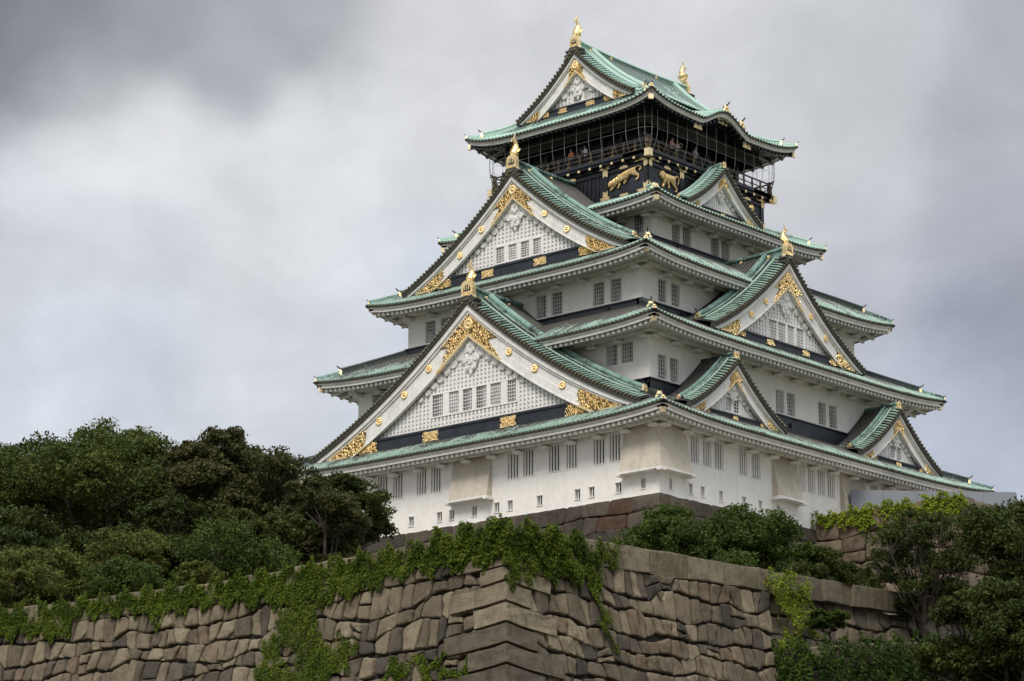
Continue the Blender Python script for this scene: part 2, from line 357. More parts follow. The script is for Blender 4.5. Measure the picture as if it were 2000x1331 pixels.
HALF = [(-.10, -.02), (-.075, .075), (0, .10), (.075, .075), (.10, -.02)]
def roof_tier(i):
    top = i == 4
    pan = MB(); row = MB(); ends = MB(); fas = MB(); raf = MB()
    for k in range(4):
        F = FACE[k]; De, Le, Dt, Lt = dims(i, k); sp = .345
        if k in (2, 3) and not top: sp = .7
        nu, nv = 44, 8
        vs = []; tt = []
        for b in range(nv+1):
            v = b/nv; L = Le+(Lt-Le)*v
            for a in range(nu+1):
                u = -1+2*a/nu; u = math.copysign(abs(u)**.85, u); s_ = u*L
                vs.append(F.p(s_, De+(Dt-De)*v, zroof(i, k, s_, v))); tt.append(v)
        pan.add(vs, [(b*(nu+1)+a, b*(nu+1)+a+1, (b+1)*(nu+1)+a+1, (b+1)*(nu+1)+a) for b in range(nv) for a in range(nu)], 0, tt)
        # tile rows
        J = int((Le-.12)/sp)
        for j in range(-J, J+1):
            s_ = j*sp; vm = 1.0 if abs(s_) <= Lt else (Le-abs(s_))/(Le-Lt)
            if vm < .03: continue
            n = max(2, int(6*vm)); jit = random.uniform(-.12, .12)
            path = [F.p(s_, De+.03+(Dt-De)*v, zroof(i, k, s_, max(0, v))+.015) for v in [vm*q/n for q in range(n+1)]]
            row.sweep(path, HALF, 0, True, True, t=[vm*q/n+jit for q in range(n+1)])
            ends.disc(F, s_, zroof(i, k, s_, 0)+.02, .078, De+.02, De+.05, 8, 0, .015)
        # eave edge and fascia
        SS = [Le*math.copysign(abs(u)**.8, u) for u in [(-1+2*a/60) for a in range(61)]]
        if top and k in (1, 3): SS = sorted(set(SS+[x*.2 for x in range(-16, 17)]))
        def prof(o, z): return [(max(-Le+o, min(Le-o, s_)), zroof(i, k, s_, 0)+z) for s_ in SS]
        ends.strip(F, prof(0, .0), prof(0, -.10), De-.3, De, 1)
        c = 1.0 if not top else .8
        fas.strip(F, prof(.10, -.10), prof(.10, -.21*c), De-.5, De-.10, 0)
        fas.strip(F, prof(.20, -.20*c), prof(.20, -.44*c), De-.7, De-.20, 0)
        # rafters
        Dw = (WY if k % 2 == 0 else WX)[i]; Lw = (WX if k % 2 == 0 else WY)[i]
        if top: Dw, Lw = 5.6, 5.6
        rs = .46 if not (k in (2, 3)) else .92; J = int((Le-.5)/rs)
        b0 = -.56*c
        for j in range(-J, J+1):
            s_ = (j+.5)*rs
            if abs(s_) > Le-.45: continue
            din = max(Dw, De-(Le-abs(s_))*(De-Dw)/(Le-Lw)) if abs(s_) > Lw else Dw
            pth = [F.p(s_, d, zsof(i, k, s_, d)+b0-.10) for d in (De-.34, De-.34+(din-De+.34)*.5, din)]
            raf.sweep(pth, [(-.105, -.085), (-.105, .12), (.105, .12), (.105, -.085)], 0)
        # soffit sheet above the rafters
        vs = []; nb = 5
        for b in range(nb+1):
            d = De-.3+(Dw-De+.3)*b/nb; L = Le-.3+(Lw-Le+.3)*b/nb
            for a in range(31):
                s_ = L*math.copysign(abs(-1+2*a/30)**.8, -1+2*a/30); vs.append(F.p(s_, d, zsof(i, k, s_, d)+b0+.0))
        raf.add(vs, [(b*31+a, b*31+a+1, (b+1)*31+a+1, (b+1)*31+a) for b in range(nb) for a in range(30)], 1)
        if not top:
            # beam on brackets under the rafters
            zb = lambda s_: zsof(i, k, s_, Dw+.6)+b0-.19
            SB = [-(Lw+.5)+(2*Lw+1)*q/30 for q in range(31)]
            fas.strip(F, [(s_, zb(s_)) for s_ in SB], [(s_, zb(s_)-.17) for s_ in SB], Dw+.42, Dw+.62, 0)
            nb_ = max(3, round(2*Lw/2.35))
            for q in range(nb_+1):
                s_ = -Lw+.25+(2*Lw-.5)*q/nb_; z_ = zb(s_)-.10
                fas.box(F, s_-.12, s_+.12, Dw-.05, Dw+.74, z_-.18, z_+.02, 0)
                fas.extr(F, [(s_-.20, z_-.36), (s_+.20, z_-.36), (s_+.34, z_-.20), (s_-.34, z_-.20)], Dw-.05, Dw+.60, 0)
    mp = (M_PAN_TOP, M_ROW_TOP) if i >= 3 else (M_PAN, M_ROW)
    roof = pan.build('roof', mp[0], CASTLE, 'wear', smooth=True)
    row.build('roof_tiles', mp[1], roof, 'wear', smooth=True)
    ends.build('eave_tile_ends', [M_TILEEND, M_EDGE], roof)
    fas.build('eave_fascia', [M_TRIM if not top else M_TRIM, M_SOFFIT_SHADE], roof)
    raf.build('rafters', [M_LACQ, M_LACQ] if top else [M_TRIM, M_SOFFIT_SHADE], roof)
    # hip ridges
    for cx, cy in ((1, -1), (-1, -1), (1, 1), (-1, 1)):
        def hp(v, dz=0):
            x = EX[i]+(TX[i]-EX[i])*v; y = EY[i]+(TY[i]-EY[i])*v
            return (cx*x, cy*y, ZM[i]+(ZT[i]-ZM[i])*PF(i, v)+LIFT[i]*(1-v)**2+dz)
        hr = MB(); vv = [.30+.70*q/8 for q in range(9)]
        hr.sweep([hp(v, .02) for v in vv], [(-.19, 0), (-.16, .30), (-.20, .33), (-.13, .46), (.13, .46), (.20, .33), (.16, .30), (.19, 0)], 0, t=.35)
        vv = [.035+.28*q/5 for q in range(6)]
        hr.sweep([hp(v, .02) for v in vv], [(-.15, 0), (-.13, .16), (-.1, .27), (.1, .27), (.13, .16), (.15, 0)], 0, t=.1)
        hr.build('hip_ridge', M_RIDGE if i < 3 else M_ROW_TOP, roof, 'wear')
        outd = Vector((cx*(EX[i]-TX[i]), cy*(EY[i]-TY[i]), 0)).normalized(); lat = Vector((-outd.y, outd.x, 0))
        for v, sc_ in ((.29, .85), (.03, .5)):
            q = hp(v, 0); oni(Fr(q, lat, outd), sc_, roof)
        hb = MB(); q0 = hp(.10, -.66); q1 = hp(.62, -.62)
        q0 = (q0[0], q0[1], q0[2]-.02)
        hb.sweep([q0, q1], [(-.15, -.14), (-.15, .14), (.15, .14), (.15, -.14)], 0)
        hb.build('hip_rafter', M_LACQ if top else M_TRIM, roof)
        gb = MB(); q2 = hp(.06, -.67)
        gb.sweep([q2, q0], [(-.19, -.19), (-.19, .17), (.19, .17), (.19, -.19)], 0)
        gb.build('gold_rafter_cap', M_GOLD2, roof)
    return roof
def arch(w, h, n=10, z0=0, foot=0.):
    pts = [(-w-foot, z0)]+[(-w, z0+h*.35)]
    for q in range(n+1):
        an = math.pi-math.pi*q/n; pts.append((w*.92*math.cos(an), z0+h*.55+h*.45*math.sin(an)))
    return pts+[(w, z0+h*.35), (w+foot, z0)]
def oni(F, s, parent, name='gold_ridge_end'):
    """gilt end plate of a hip ridge with its upturned round tile"""
    m = MB()
    m.extr(F, arch(.24*s, .62*s, 8, 0, .08*s), -.10*s, .06*s, 0, True)
    m.disc(F, 0, .36*s, .13*s, .05*s, .10*s, 10, 0, .03)
    for sg in (-1, 1): m.disc(F, sg*.24*s, .10*s, .10*s, -.06*s, .09*s, 8, 0, .02)
    pth = [F.p(0, b*s, z*s) for b, z in ((-.35, .54), (-.08, .57), (.12, .63), (.28, .74), (.34, .86))]
    m.tube(pth, [.07*s, .07*s, .065*s, .055*s, .035*s], 7, 1)
    m.disc(Fr(F.p(0, 0, 0), F.l, F.n), 0, .86*s, .001, 0, .001, 4, 1)
    return m.build(name, [M_GOLD, M_LACQ], parent)

# ---- windows
def window(k, D, a0, a1, z0, z1, kind, parent, depth=.26, name='window'):
    F = FACE[k]; m = MB(); w = a1-a0; h = z1-z0
    if kind == 'grid':
        nx_, nz = max(3, round(w/.215)), max(3, round(h/.30))
        for j in range(1, nx_): a = a0+w*j/nx_; m.box(F, a-.018, a+.018, D-.17, D-.13, z0, z1, 0)
        for j in range(1, nz): z = z0+h*j/nz; m.box(F, a0, a1, D-.165, D-.135, z-.016, z+.016, 0)
        fr = .035
        m.box(F, a0, a0+fr, D-.2, D-.10, z0, z1, 0); m.box(F, a1-fr, a1, D-.2, D-.10, z0, z1, 0)
        m.box(F, a0, a1, D-.2, D-.10, z1-fr, z1, 0); m.box(F, a0, a1, D-.2, D-.10, z0, z0+fr, 0)
    elif kind == 'bars':
        nb = 4
        for j in range(nb):
            a = a0+w*(j+.62)/nb; m.box(F, a-.078, a+.052, D-.12, D-.05, z0, z1, 0)
        m.box(F, a0-.06, a1+.06, D, D+.03, z0-.07, z0, 0)
    else:
        m.box(F, a0-.05, a1+.05, D+.002, D+.05, z1, z1+.06, 0); m.box(F, a0-.05, a1+.05, D+.002, D+.05, z0-.06, z0, 0)
        c = (a0+a1)/2; m.box(F, c-.03, c+.03, D-.12, D-.06, z0, z1, 0)
    o = m.build(name, M_TRIM, parent)
    if kind == 'grid':
        q = MB(); y = D-depth+.012
        q.box(F, a0+.02, a1-.02, y-.01, y, z0, z1, 0)
        rr = random.random()
        if rr < .55:
            half = (a0, (a0+a1)/2) if rr < .27 else ((a0+a1)/2, a1)
            q.box(F, half[0]+.02, half[1]-.02, y, y+.03, z0, z0+h*random.choice([.5, 1, 1]), 1)
        q.build('window_pane', [M_GLASS if rr < .8 else M_SHOJI, M_SHOJI], o if parent is CASTLE else parent)
    elif kind == 'bars':
        q = MB(); y = D-depth+.012; q.box(F, a0, a1, y-.01, y, z0, z1, 0); q.build('window_pane', M_DARK, o)
    else:
        q = MB(); y = D-depth+.012; q.box(F, a0+.01, a1-.01, y-.01, y, z0, z1, 0); q.build('window_pane', M_DARK, o)
    return o
def wall_face(mb, k, D, L, z0, z1, holes, depth=.26):
    F = FACE[k]
    xs = sorted({-L, L}|{x for h in holes for x in h[:2]}); zs = sorted({z0, z1}|{z for h in holes for z in h[2:4]})
    for xa, xb in zip(xs, xs[1:]):
        for za, zb in zip(zs, zs[1:]):
            cx, cz = (xa+xb)/2, (za+zb)/2
            if any(h[0] < cx < h[1] and h[2] < cz < h[3] for h in holes): continue
            mb.add([F.p(xa, D, za), F.p(xb, D, za), F.p(xb, D, zb), F.p(xa, D, zb)], [(0, 1, 2, 3)])
    for a0, a1, b0, b1 in [h[:4] for h in holes]:
        q = [(a0, b0), (a1, b0), (a1, b1), (a0, b1)]
        vs = [F.p(a, D, z) for a, z in q]+[F.p(a, D-depth, z) for a, z in q]
        mb.add(vs, [(i, (i+1) % 4, 4+(i+1) % 4, 4+i) for i in range(4)]+[(4, 5, 6, 7)])

WIN = {}
g4 = lambda L, z0, z1, kd: [(a, b, z0, z1, kd) for a, b in L]
WIN[0, 0] = g4([(-15.2, -14.2), (-13.9, -12.9), (-12.2, -11.2), (-11.02, -10.06), (-8.75, -7.72), (-7.24, -6.24), (-4.94, -3.95), (-3.58, -2.59), (3.55, 4.58), (4.93, 5.93), (7.21, 8.23), (8.74, 9.75), (11.09, 12.12), (12.46, 13.46)], 2.6, 4.38, 'bars') + \
    g4([(-13.2, -12.8), (-10.8, -10.4), (-8.4, -8.0), (-5.64, -5.2), (-2.96, -2.52), (-1.8, -1.37), (.28, .72), (2.36, 2.78), (3.57, 3.98), (6.18, 6.63), (9.49, 9.93), (10.71, 11.14), (12.97, 13.42), (15.08, 15.44)], .46, 1.11, 'loop')
WIN[0, 1] = g4([(-14.93, -13.92), (-13.6, -12.61), (-12.31, -11.27), (-9.6, -8.62), (-8.15, -7.14), (-2.65, -1.88), (-1.67, -.74), (-.49, .48), (.69, 1.68), (6.0, 6.98), (7.45, 8.45), (9.6, 10.6), (12.2, 13.2), (13.6, 14.6)], 2.57, 4.36, 'bars') + \
    g4([(-17.16, -16.84), (-15.07, -14.7), (-13.79, -13.4), (-11.79, -11.43), (-9.24, -8.84), (-7.4, -7.05), (-5.35, -4.99), (-1.32, -.95), (1.2, 1.55), (3.5, 3.85), (6, 6.35)], .43, 1.09, 'loop')
WIN[1, 0] = g4([(-12.22, -11.18), (-10.87, -9.84), (9.84, 10.87), (11.18, 12.22)], 9.97, 11.42, 'grid')
WIN[1, 1] = g4([(-14.45, -13.49), (-13.13, -12.14), (-6.2, -5.2), (-4.9, -3.93), (-1.03, -.03), (.32, 1.32), (4.19, 5.16), (5.51, 6.53), (12.14, 13.13), (13.49, 14.45)], 8.80, 10.46, 'grid')
WIN[2, 0] = g4([(-9.28, -8.26), (-7.75, -6.73), (-3.94, -2.92), (-2.45, -1.44), (1.44, 2.45), (2.92, 3.94), (6.73, 7.75), (8.28, 9.28)], 15.26, 16.92, 'grid')
WIN[2, 1] = g4([(-11.02, -10.06), (-9.54, -8.55), (8.55, 9.54), (10.06, 11.02)], 15.3, 16.93, 'grid')
WIN[3, 0] = g4([(-7.31, -6.39), (6.39, 7.31)], 21.7, 23.1, 'grid')
WIN[3, 1] = g4([(-5.63, -4.65), (-4.36, -3.36), (-1.03, 0.03), (.28, 1.32), (3.58, 4.55), (4.9, 5.9)], 21.42, 22.82, 'grid')
for i in range(4):
    mb = MB()
    for k in range(4):
        D = (WY if k % 2 == 0 else WX)[i]; L = (WX if k % 2 == 0 else WY)[i]; zt = ZM[i]+.75
        hs = WIN.get((i, k), [])
        wall_face(mb, k, D, L, ZW[i], zt, hs)
        for h in hs: window(k, D, h[0], h[1], h[2], h[3], h[4], CASTLE, name='loophole' if h[4] == 'loop' else 'window')
    mb.build('wall', M_WALL, CASTLE)
    # dark flashing that seats the storey on the roof below
    if i > 0:
        fl = MB(); hgt = ZW[i]-ZT[i-1]
        for k in range(4):
            F = FACE[k]; D = (WY if k % 2 == 0 else WX)[i]; L = (WX if k % 2 == 0 else WY)[i]
            e = .10 if i > 1 else .16
            fl.box(F, -L-e, L+e-.004, D-.3, D+e, ZT[i-1]-.3, ZW[i]-.10)
            fl.box(F, -L-e-.10, L+e+.096, D-.3, D+e+.10, ZW[i]-.098, ZW[i]-.004)
            for q in range(3):
                a = -L*.7+q*L*.7+.4; fl.box(F, a, a+.16, D, D+e+.14, ZT[i-1]+hgt*.35, ZT[i-1]+hgt*.62)
        fl.build('dark_flashing', M_BLACK, CASTLE)
for i in range(5): roof_tier(i)

# ---- stone-dropping bays of the lowest storey
def drop_bay(segs):
    """segs: list of (k, a0, a1) sharing a corner; flared plaster box with a ledge"""
    m = MB(); z0, z1 = 1.62, 4.72; n = 8
    prof = [(z1-(z1-z0)*q/n, .04+.52*(q/n)**1.12) for q in range(n+1)]
    for k, a0, a1, c0, c1 in segs:       # c0/c1: this end meets the other segment at the keep's corner
        F = FACE[k]; D = (WY if k % 2 == 0 else WX)[0]; vs = []
        for z, o in prof:
            vs += [F.p(a0-(o if c0 else 0), D+o, z), F.p(a1+(o if c1 else 0), D+o, z), F.p(a0, D-.1, z), F.p(a1, D-.1, z)]
        fs = [(4*q, 4*q+1, 4*q+5, 4*q+4) for q in range(n)]
        if not c0: fs += [(4*q, 4*q+4, 4*q+6, 4*q+2) for q in range(n)]
        if not c1: fs += [(4*q+1, 4*q+3, 4*q+7, 4*q+5) for q in range(n)]
        m.add(vs, fs, 0); o = prof[-1][1]
        m.box(F, a0-(o if c0 else .0)-.08, a1+(o+.08 if c1 else .08), D-.05, D+o+.10, z0-.14, z0-.002, 1)
        for a in ((a0-.02) if not c0 else None, (a1+.02) if not c1 else None):
            if a is not None: m.box(F, a-.16, a+.16, D, D+o+.22, z0-.27, z0-.142, 1)
        if c1: m.box(F, a1+o-.2, a1+o+.22, D+o-.3, D+o+.2, z0-.27, z0-.142, 1)
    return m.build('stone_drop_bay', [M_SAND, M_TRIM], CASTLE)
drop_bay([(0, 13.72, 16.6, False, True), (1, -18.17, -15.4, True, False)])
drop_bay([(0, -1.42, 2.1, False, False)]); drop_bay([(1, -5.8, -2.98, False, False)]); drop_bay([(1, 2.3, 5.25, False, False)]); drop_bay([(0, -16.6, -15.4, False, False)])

# ---- gilt scrollwork
def curl(m, F, a, z, b, r, ang, turn=1, w=.055, th=.04, mi=0):
    n = 7; vs = []
    for q in range(n+1):
        t = q/n; an = ang+turn*t*4.4; rr = r*(1-.62*t); ca, sa = math.cos(an), math.sin(an); ww = w*(1-.3*t)
        ca0 = a+rr*ca; z0 = z+rr*sa
        vs += [F.p(ca0-ca*ww, b, z0-sa*ww), F.p(ca0, b+th, z0), F.p(ca0+ca*ww, b, z0+sa*ww)]
    fs = []
    for q in range(n):
        o = 3*q; fs += [(o, o+1, o+4, o+3), (o+1, o+2, o+5, o+4)]
    m.add(vs, fs, mi)
def scrolls(m, F, inside, bb, b, size, mi=0, dens=1.):
    a0, a1, z0, z1 = bb; st = size*1.25/dens; na = int((a1-a0)/st)+1; nz = int((z1-z0)/st)+1
    for i in range(na+1):
        for j in range(nz+1):
            a = a0+st*(i+.5*(j % 2))+random.uniform(-.2, .2)*st; z = z0+st*j+random.uniform(-.2, .2)*st
            if inside(a, z): curl(m, F, a, z, b, size*random.uniform(.75, 1.1), random.uniform(0, 6.28), random.choice([-1, 1]), size*.24, size*.3, mi)
def fill(m, F, inside, bb, b, st, mi):
    a = bb[0]
    while a < bb[1]:
        z = bb[2]
        while z < bb[3]:
            if inside(a+st/2, z+st/2): m.add([F.p(a, b, z), F.p(a+st, b, z), F.p(a+st, b, z+st), F.p(a, b, z+st)], [(0, 1, 2, 3)], mi)
            z += st
        a += st
def mum(m, F, a, z, b, r, mi=0):
    """chrysanthemum boss"""
    m.disc(F, a, z, r*.93, b, b+.06, 16, mi, .01)
    for q in range(12):
        an = 2*math.pi*q/12; m.disc(F, a+r*.66*math.cos(an), z+r*.66*math.sin(an), r*.20, b+.04, b+.09, 6, mi, .03)
    m.disc(F, a, z, r*.28, b+.05, b+.12, 8, mi, .03)
def swallow(w, h): return [(-w, -h), (-w*.72, 0), (-w, h), (w, h), (w*.72, 0), (w, -h)]

def fish(F, s, parent, name='gold_fish_finial'):
    """gilt dolphin-fish standing on its chin, tail in the air"""
    m = MB(); pts = [(b, z, r*1.22) for b, z, r in [(.42, .10, .17), (.30, .22, .29), (.10, .46, .34), (-.06, .78, .30), (-.12, 1.10, .23), (-.06, 1.40, .165), (.06, 1.64, .12), (.16, 1.82, .085)]]
    C = [Vector((0, b, z)) for b, z, r in pts]; n = 10; vs = []
    for q, (b, z, r) in enumerate(pts):
        d = (C[min(q+1, len(C)-1)]-C[max(q-1, 0)]).normalized(); y = Vector((0, d.z, -d.y))
        for j in range(n):
            an = 2*math.pi*j/n; v = C[q]+Vector((1, 0, 0))*(r*.92*math.cos(an))+y*(r*math.sin(an)); vs.append(F.p(v.x*s, v.y*s, v.z*s))
    m.add(vs, [(q*n+j, q*n+(j+1) % n, (q+1)*n+(j+1) % n, (q+1)*n+j) for q in range(len(pts)-1) for j in range(n)]+[tuple(range(n)), tuple(range((len(pts)-1)*n, len(pts)*n))])
    for q in range(1, 7):                                      # scale rings
        b, z, r = pts[q]; d = (C[q+1]-C[q-1]).normalized(); y = Vector((0, d.z, -d.y)); ring = []
        for j in range(9):
            an = 2*math.pi*j/8; v = C[q]+Vector((1, 0, 0))*(r*.98*math.cos(an))+y*(r*1.06*math.sin(an)); ring.append(F.p(v.x*s, v.y*s, v.z*s))
        m.tube(ring, .032*s, 4)
    def fin(pl, th=.04, side=0):
        vs = [F.p((side-th)*s, b*s, z*s) for b, z in pl]+[F.p((side+th)*s, b*s, z*s) for b, z in pl]; k = len(pl)
        m.add(vs, [tuple(range(k)), tuple(range(2*k-1, k-1, -1))]+[(i, (i+1) % k, k+(i+1) % k, k+i) for i in range(k)])
    fin([(.10, 1.72), (.02, 2.02), (-.02, 2.32), (.10, 2.46), (.16, 2.20), (.26, 1.92), (.22, 1.75)])            # upper tail
    fin([(.14, 1.78), (.36, 1.92), (.52, 1.80), (.58, 1.52), (.50, 1.42), (.46, 1.60), (.34, 1.70), (.2, 1.66)])  # lower tail
    for z, b, l in ((.62, -.30, .22), (.92, -.32, .24), (1.22, -.26, .2), (1.46, -.14, .16)):                    # back spines
        fin([(b+.08, z-.10), (b-l*.8, z+.10), (b-l, z+.26), (b+.02, z+.16)], .035)
    for z, b in ((.55, .42), (.9, .22)): fin([(b-.06, z-.1), (b+.2, z+.02), (b+.26, z+.2), (b-.04, z+.12)], .035)
    for sg in (-1, 1):
        vs = [F.p(sg*.25*s, .12*s, .50*s), F.p(sg*.25*s, -.02*s, .72*s), F.p(sg*.62*s, -.06*s, .86*s), F.p(sg*.66*s, .0*s, .64*s), F.p(sg*.52*s, .08*s, .46*s)]
        vs += [F.p(sg*.22*s, .18*s, .46*s), F.p(sg*.25*s, .04*s, .70*s), F.p(sg*.62*s, 0, .83*s), F.p(sg*.66*s, .06*s, .62*s), F.p(sg*.52*s, .14*s, .44*s)]
        m.add(vs, [(0, 1, 2, 3, 4), (9, 8, 7, 6, 5)]+[(i, (i+1) % 5, 5+(i+1) % 5, 5+i) for i in range(5)])
        m.ball(F.p(sg*.2*s, .42*s, .34*s), .075*s, 6)
        m.ball(F.p(sg*.13*s, .52*s, .10*s), .085*s, 6)
    m.disc(F, 0, .02*s, .16*s, .30*s, .56*s, 8, 0, .05)
    return m.build(name, M_GOLD, parent, smooth=False)
def endplate(F, s, parent):
    """arched gilt plate closing the front of a main ridge"""
    m = MB(); w, h = .52*s, 1.16*s
    out_ = [(-w*1.22, -.10*s), (-w*1.02, .12*s), (-w*.98, h*.6), (-w*.85, h*.88), (-w*.45, h), (w*.45, h), (w*.85, h*.88), (w*.98, h*.6), (w*1.02, .12*s), (w*1.22, -.10*s), (w*.75, .10*s), (w*.45, -.02*s), (w*.2, .10*s), (0, -.06*s), (-w*.2, .10*s), (-w*.45, -.02*s), (-w*.75, .10*s)]
    m.extr(F, out_, -.25*s, .12*s, 0, True)
    m.extr(F, [(a*.62, h*.30+z*.46) for a, z in arch(w, h, 8)], .10*s, .13*s, 1)
    for a in (-.36, 0, .36): m.box(F, a*w-.04*s, a*w+.04*s, .12*s, .155*s, h*.42, h*.74, 0)
    scrolls(m, F, lambda a, z: .05*s < z < h*.36 and abs(a) < w*.85, (-w, w, 0, h*.4), .12*s, .12*s)
    scrolls(m, F, lambda a, z: abs(a) > w*.66 and z > h*.36 and z < h*.85 and abs(a) < w*.9, (-w, w, h*.3, h), .12*s, .08*s)
    return m.build('gold_ridge_plate', [M_GOLD, M_LACQ], parent)

def gable(k, sc, df, zf, za, hw, zband, w0, d_in, wins, sc_orn, fishy, meds, bright, big=True, ridge_h=.95, wz=None):
    F = Fr(FACE[k].p(sc, 0, 0), FACE[k].l, FACE[k].n); H = za-zf
    rake = lambda a: za-H*(1.35*(abs(a)/hw)-.35*(a/hw)**2)
    bw = lambda a: w0*(1-.30*abs(a)/hw); low = lambda a: max(zf-.02, rake(a)-bw(a))
    ab = next(a for a in [hw*q/400 for q in range(401)] if rake(a)-bw(a) <= zband)     # where board meets band
    back = df-.45
    # lattice wall with window openings
    lat = MB(); NA = 60; A = [-hw*.99+2*hw*.99*q/NA for q in range(NA+1)]
    if wins: g0, g1, gz0, gz1 = wins[0][0]-.12, wins[-1][1]+.12, wz[0]-.10, wz[1]+.12
    fa = lambda a: rake(a)-.25*bw(a)
    for a0, a1 in zip(A, A[1:]):
        c = (a0+a1)/2
        lat.add([F.p(a0, back, zf-.3), F.p(a1, back, zf-.3), F.p(a1, back, max(zf, fa(a1))), F.p(a0, back, max(zf, fa(a0)))], [(0, 1, 2, 3)])
    st = .36*(1 if big else .74); nb = int(ab/st)
    for j in range(-nb, nb+1):
        a = j*st; zt = low(a)+.08
        segs = [(zband-.02, zt)]
        if wins and g0 < a < g1: segs = [(zband-.02, gz0), (gz1, zt)]
        for z0, z1 in segs:
            if z1-z0 > .08: lat.box(F, a-.085, a+.085, back, back+.13, z0, z1)
    zz = zband+.10; stz = .30*(1 if big else .74)
    while zz < za-w0:
        aa = next((a for a in [ab-q*.05 for q in range(int(ab/.05))] if low(a) > zz), 0)
        if aa > .1:
            sg = [(-aa, aa)]
            if wins and gz0 < zz < gz1: sg = [(-aa, max(g0, -aa)), (min(g1, aa), aa)]
            for x0, x1 in sg:
                if x1-x0 > .1: lat.box(F, x0, x1, back, back+.085, zz-.055, zz+.055)
        zz += stz
    if wins:
        xs = [g0]+[x for w in wins for x in w]+[g1]
        for x0, x1 in zip(xs[::2], xs[1::2]): lat.box(F, x0, x1, back, back+.16, gz0, gz1)
        lat.box(F, g0, g1, back, back+.17, gz1-.06, gz1+.03); lat.box(F, g0, g1, back, back+.17, gz0-.03, gz0+.07)
    root = lat.build('gable', M_PROOF, CASTLE)
    for w in wins:
        m = MB(); a0, a1 = w; h = wz[1]-wz[0]; n = 5 if big else 3
        for j in range(1, n): m.box(F, a0+(a1-a0)*j/n-.016, a0+(a1-a0)*j/n+.016, back+.06, back+.10, wz[0], wz[1])
        for j in range(1, 6 if big else 4): z = wz[0]+h*j/(6 if big else 4); m.box(F, a0, a1, back+.062, back+.095, z-.02, z+.02)
        m.box(F, a0, a1, back+.012, back+.03, wz[0], wz[1], 1)
        if random.random() < .85: m.box(F, a0+(a1-a0)*random.choice([0, 0, .5]), a1, back+.03, back+.045, wz[0], wz[1], 2)
        m.build('window', [M_TRIM, M_DARK, M_SHOJI], root)
    # dark band under the lattice
    bn = MB(); be = hw*.93
    bn.extr(F, [(-be, zf-.35), (-ab-.12, zband), (ab+.12, zband), (be, zf-.35)], back-.1, df-.10, 0)
    bn.extr(F, [(-ab-.05, zband-.16*sc_orn), (-ab-.05, zband+.0), (ab+.05, zband+.0), (ab+.05, zband-.16*sc_orn)], df-.12, df-.02, 0)
    bn.build('gable_band', M_BLACK, root)
    # bargeboard
    bb = MB()
    for sg in (-1, 1):
        aa = [sg*hw*q/26 for q in range(27)]
        zt = lambda a, f: (a, max(zf-.06, rake(a)-f*bw(a)))
        bb.strip(F, [zt(a, 0) for a in aa], [zt(a, .20) for a in aa], df-.3, df+.20)
        bb.strip(F, [zt(a, .17) for a in aa], [zt(a, .30) for a in aa], df-.25, df+.10)
        bb.strip(F, [zt(a, .28) for a in aa], [zt(a, .66) for a in aa], df-.2, df)
        bb.strip(F, [zt(a, .655) for a in aa], [zt(a, .96) for a in aa], df-.2, df+.035)
        bb.strip(F, [zt(a, .95) for a in aa], [zt(a, 1.0) for a in aa], df-.2, df+.08)
    bb.build('bargeboard', M_TRIM, root)
    # gold: apex, feet
    o = sc_orn
    go = MB(); a1 = .27*hw
    tail = lambda a, z, x0, ln: 1
    def in_apex(a, z):
        f = (rake(a)-z)/bw(a)
        return .27 < f < .97 and abs(a) < hw*(.118+.20*abs(f-.60))*(1 if big and hw > 6 else .82)
    fill(go, F, in_apex, (-a1, a1, rake(a1)-bw(0), za), df+.045, .10*o, 1)
    scrolls(go, F, in_apex, (-a1*1.0, a1*1.0, rake(a1)-bw(0), za), df+.055, .20*o, 0, 1.12)
    n = 10; e = hw*.20
    for sg in (-1, 1):
        aa = [sg*e*q/n for q in range(n+1)]
        go.strip(F, [(a, rake(a)-bw(a)*.90) for a in aa], [(a, rake(a)-bw(a)*1.0) for a in aa], df+.06, df+.12, 0)
    mum(go, F, 0, za-bw(0)*.62, df+.05, .46*o*(1 if big else .8))
    go.build('gold_apex_fitting', [M_GOLD, M_GDARK], root)
    for sg in (-1, 1):
        gf = MB(); a2 = hw*.66
        def in_foot(a, z):
            if z < zf+.03 or z > rake(a)-.24*bw(a): return False
            f = (rake(a)-z)/bw(a)
            return a*sg > a2+hw*.10*abs(f-.6)*1.2-hw*.02 and a*sg < hw*.955 and z > low(a)
        x0, x1 = sorted((sg*a2, sg*hw)); fill(gf, F, in_foot, (x0, x1, zf, rake(a2)), df+.045, .10*o, 1); scrolls(gf, F, in_foot, (x0, x1, zf, rake(a2)), df+.055, .20*o, 0, 1.12)
        n = 12; aa = [sg*(a2+(hw*.97-a2)*q/n) for q in range(n+1)]
        ff = [a for a in aa if rake(a)-bw(a) > zf+.04]
        if len(ff) > 1: gf.strip(F, [(a, rake(a)-bw(a)*.92) for a in ff], [(a, rake(a)-bw(a)*1.02) for a in ff], df+.06, df+.12, 0)
        gf.strip(F, [(sg*hw*.78, zf+.10*o), (sg*hw*.965, zf+.10*o)], [(sg*hw*.78, zf), (sg*hw*.965, zf)], df+.0, df+.10, 0)
        # swallow-tail on the band end
        hb = (zband-zf)*.46; cb = (zf+zband)/2; xe = ab+.1*hw; xs_ = ab-.02*hw
        q = [(sg*xs_, cb-hb), (sg*(xs_+.03*hw), cb), (sg*xs_, cb+hb*.9), (sg*(ab+.02*hw), cb+hb*.9), (sg*xe, cb-hb)]
        gf.extr(F, q, df-.10, df-.06, 1); scrolls(gf, F, lambda a, z: sg*a > xs_ and sg*a < xe and abs(z-cb) < hb*.8, (min(q)[0], max(q)[0], cb-hb, cb+hb), df-.05, .15*o, 0, 1.3)
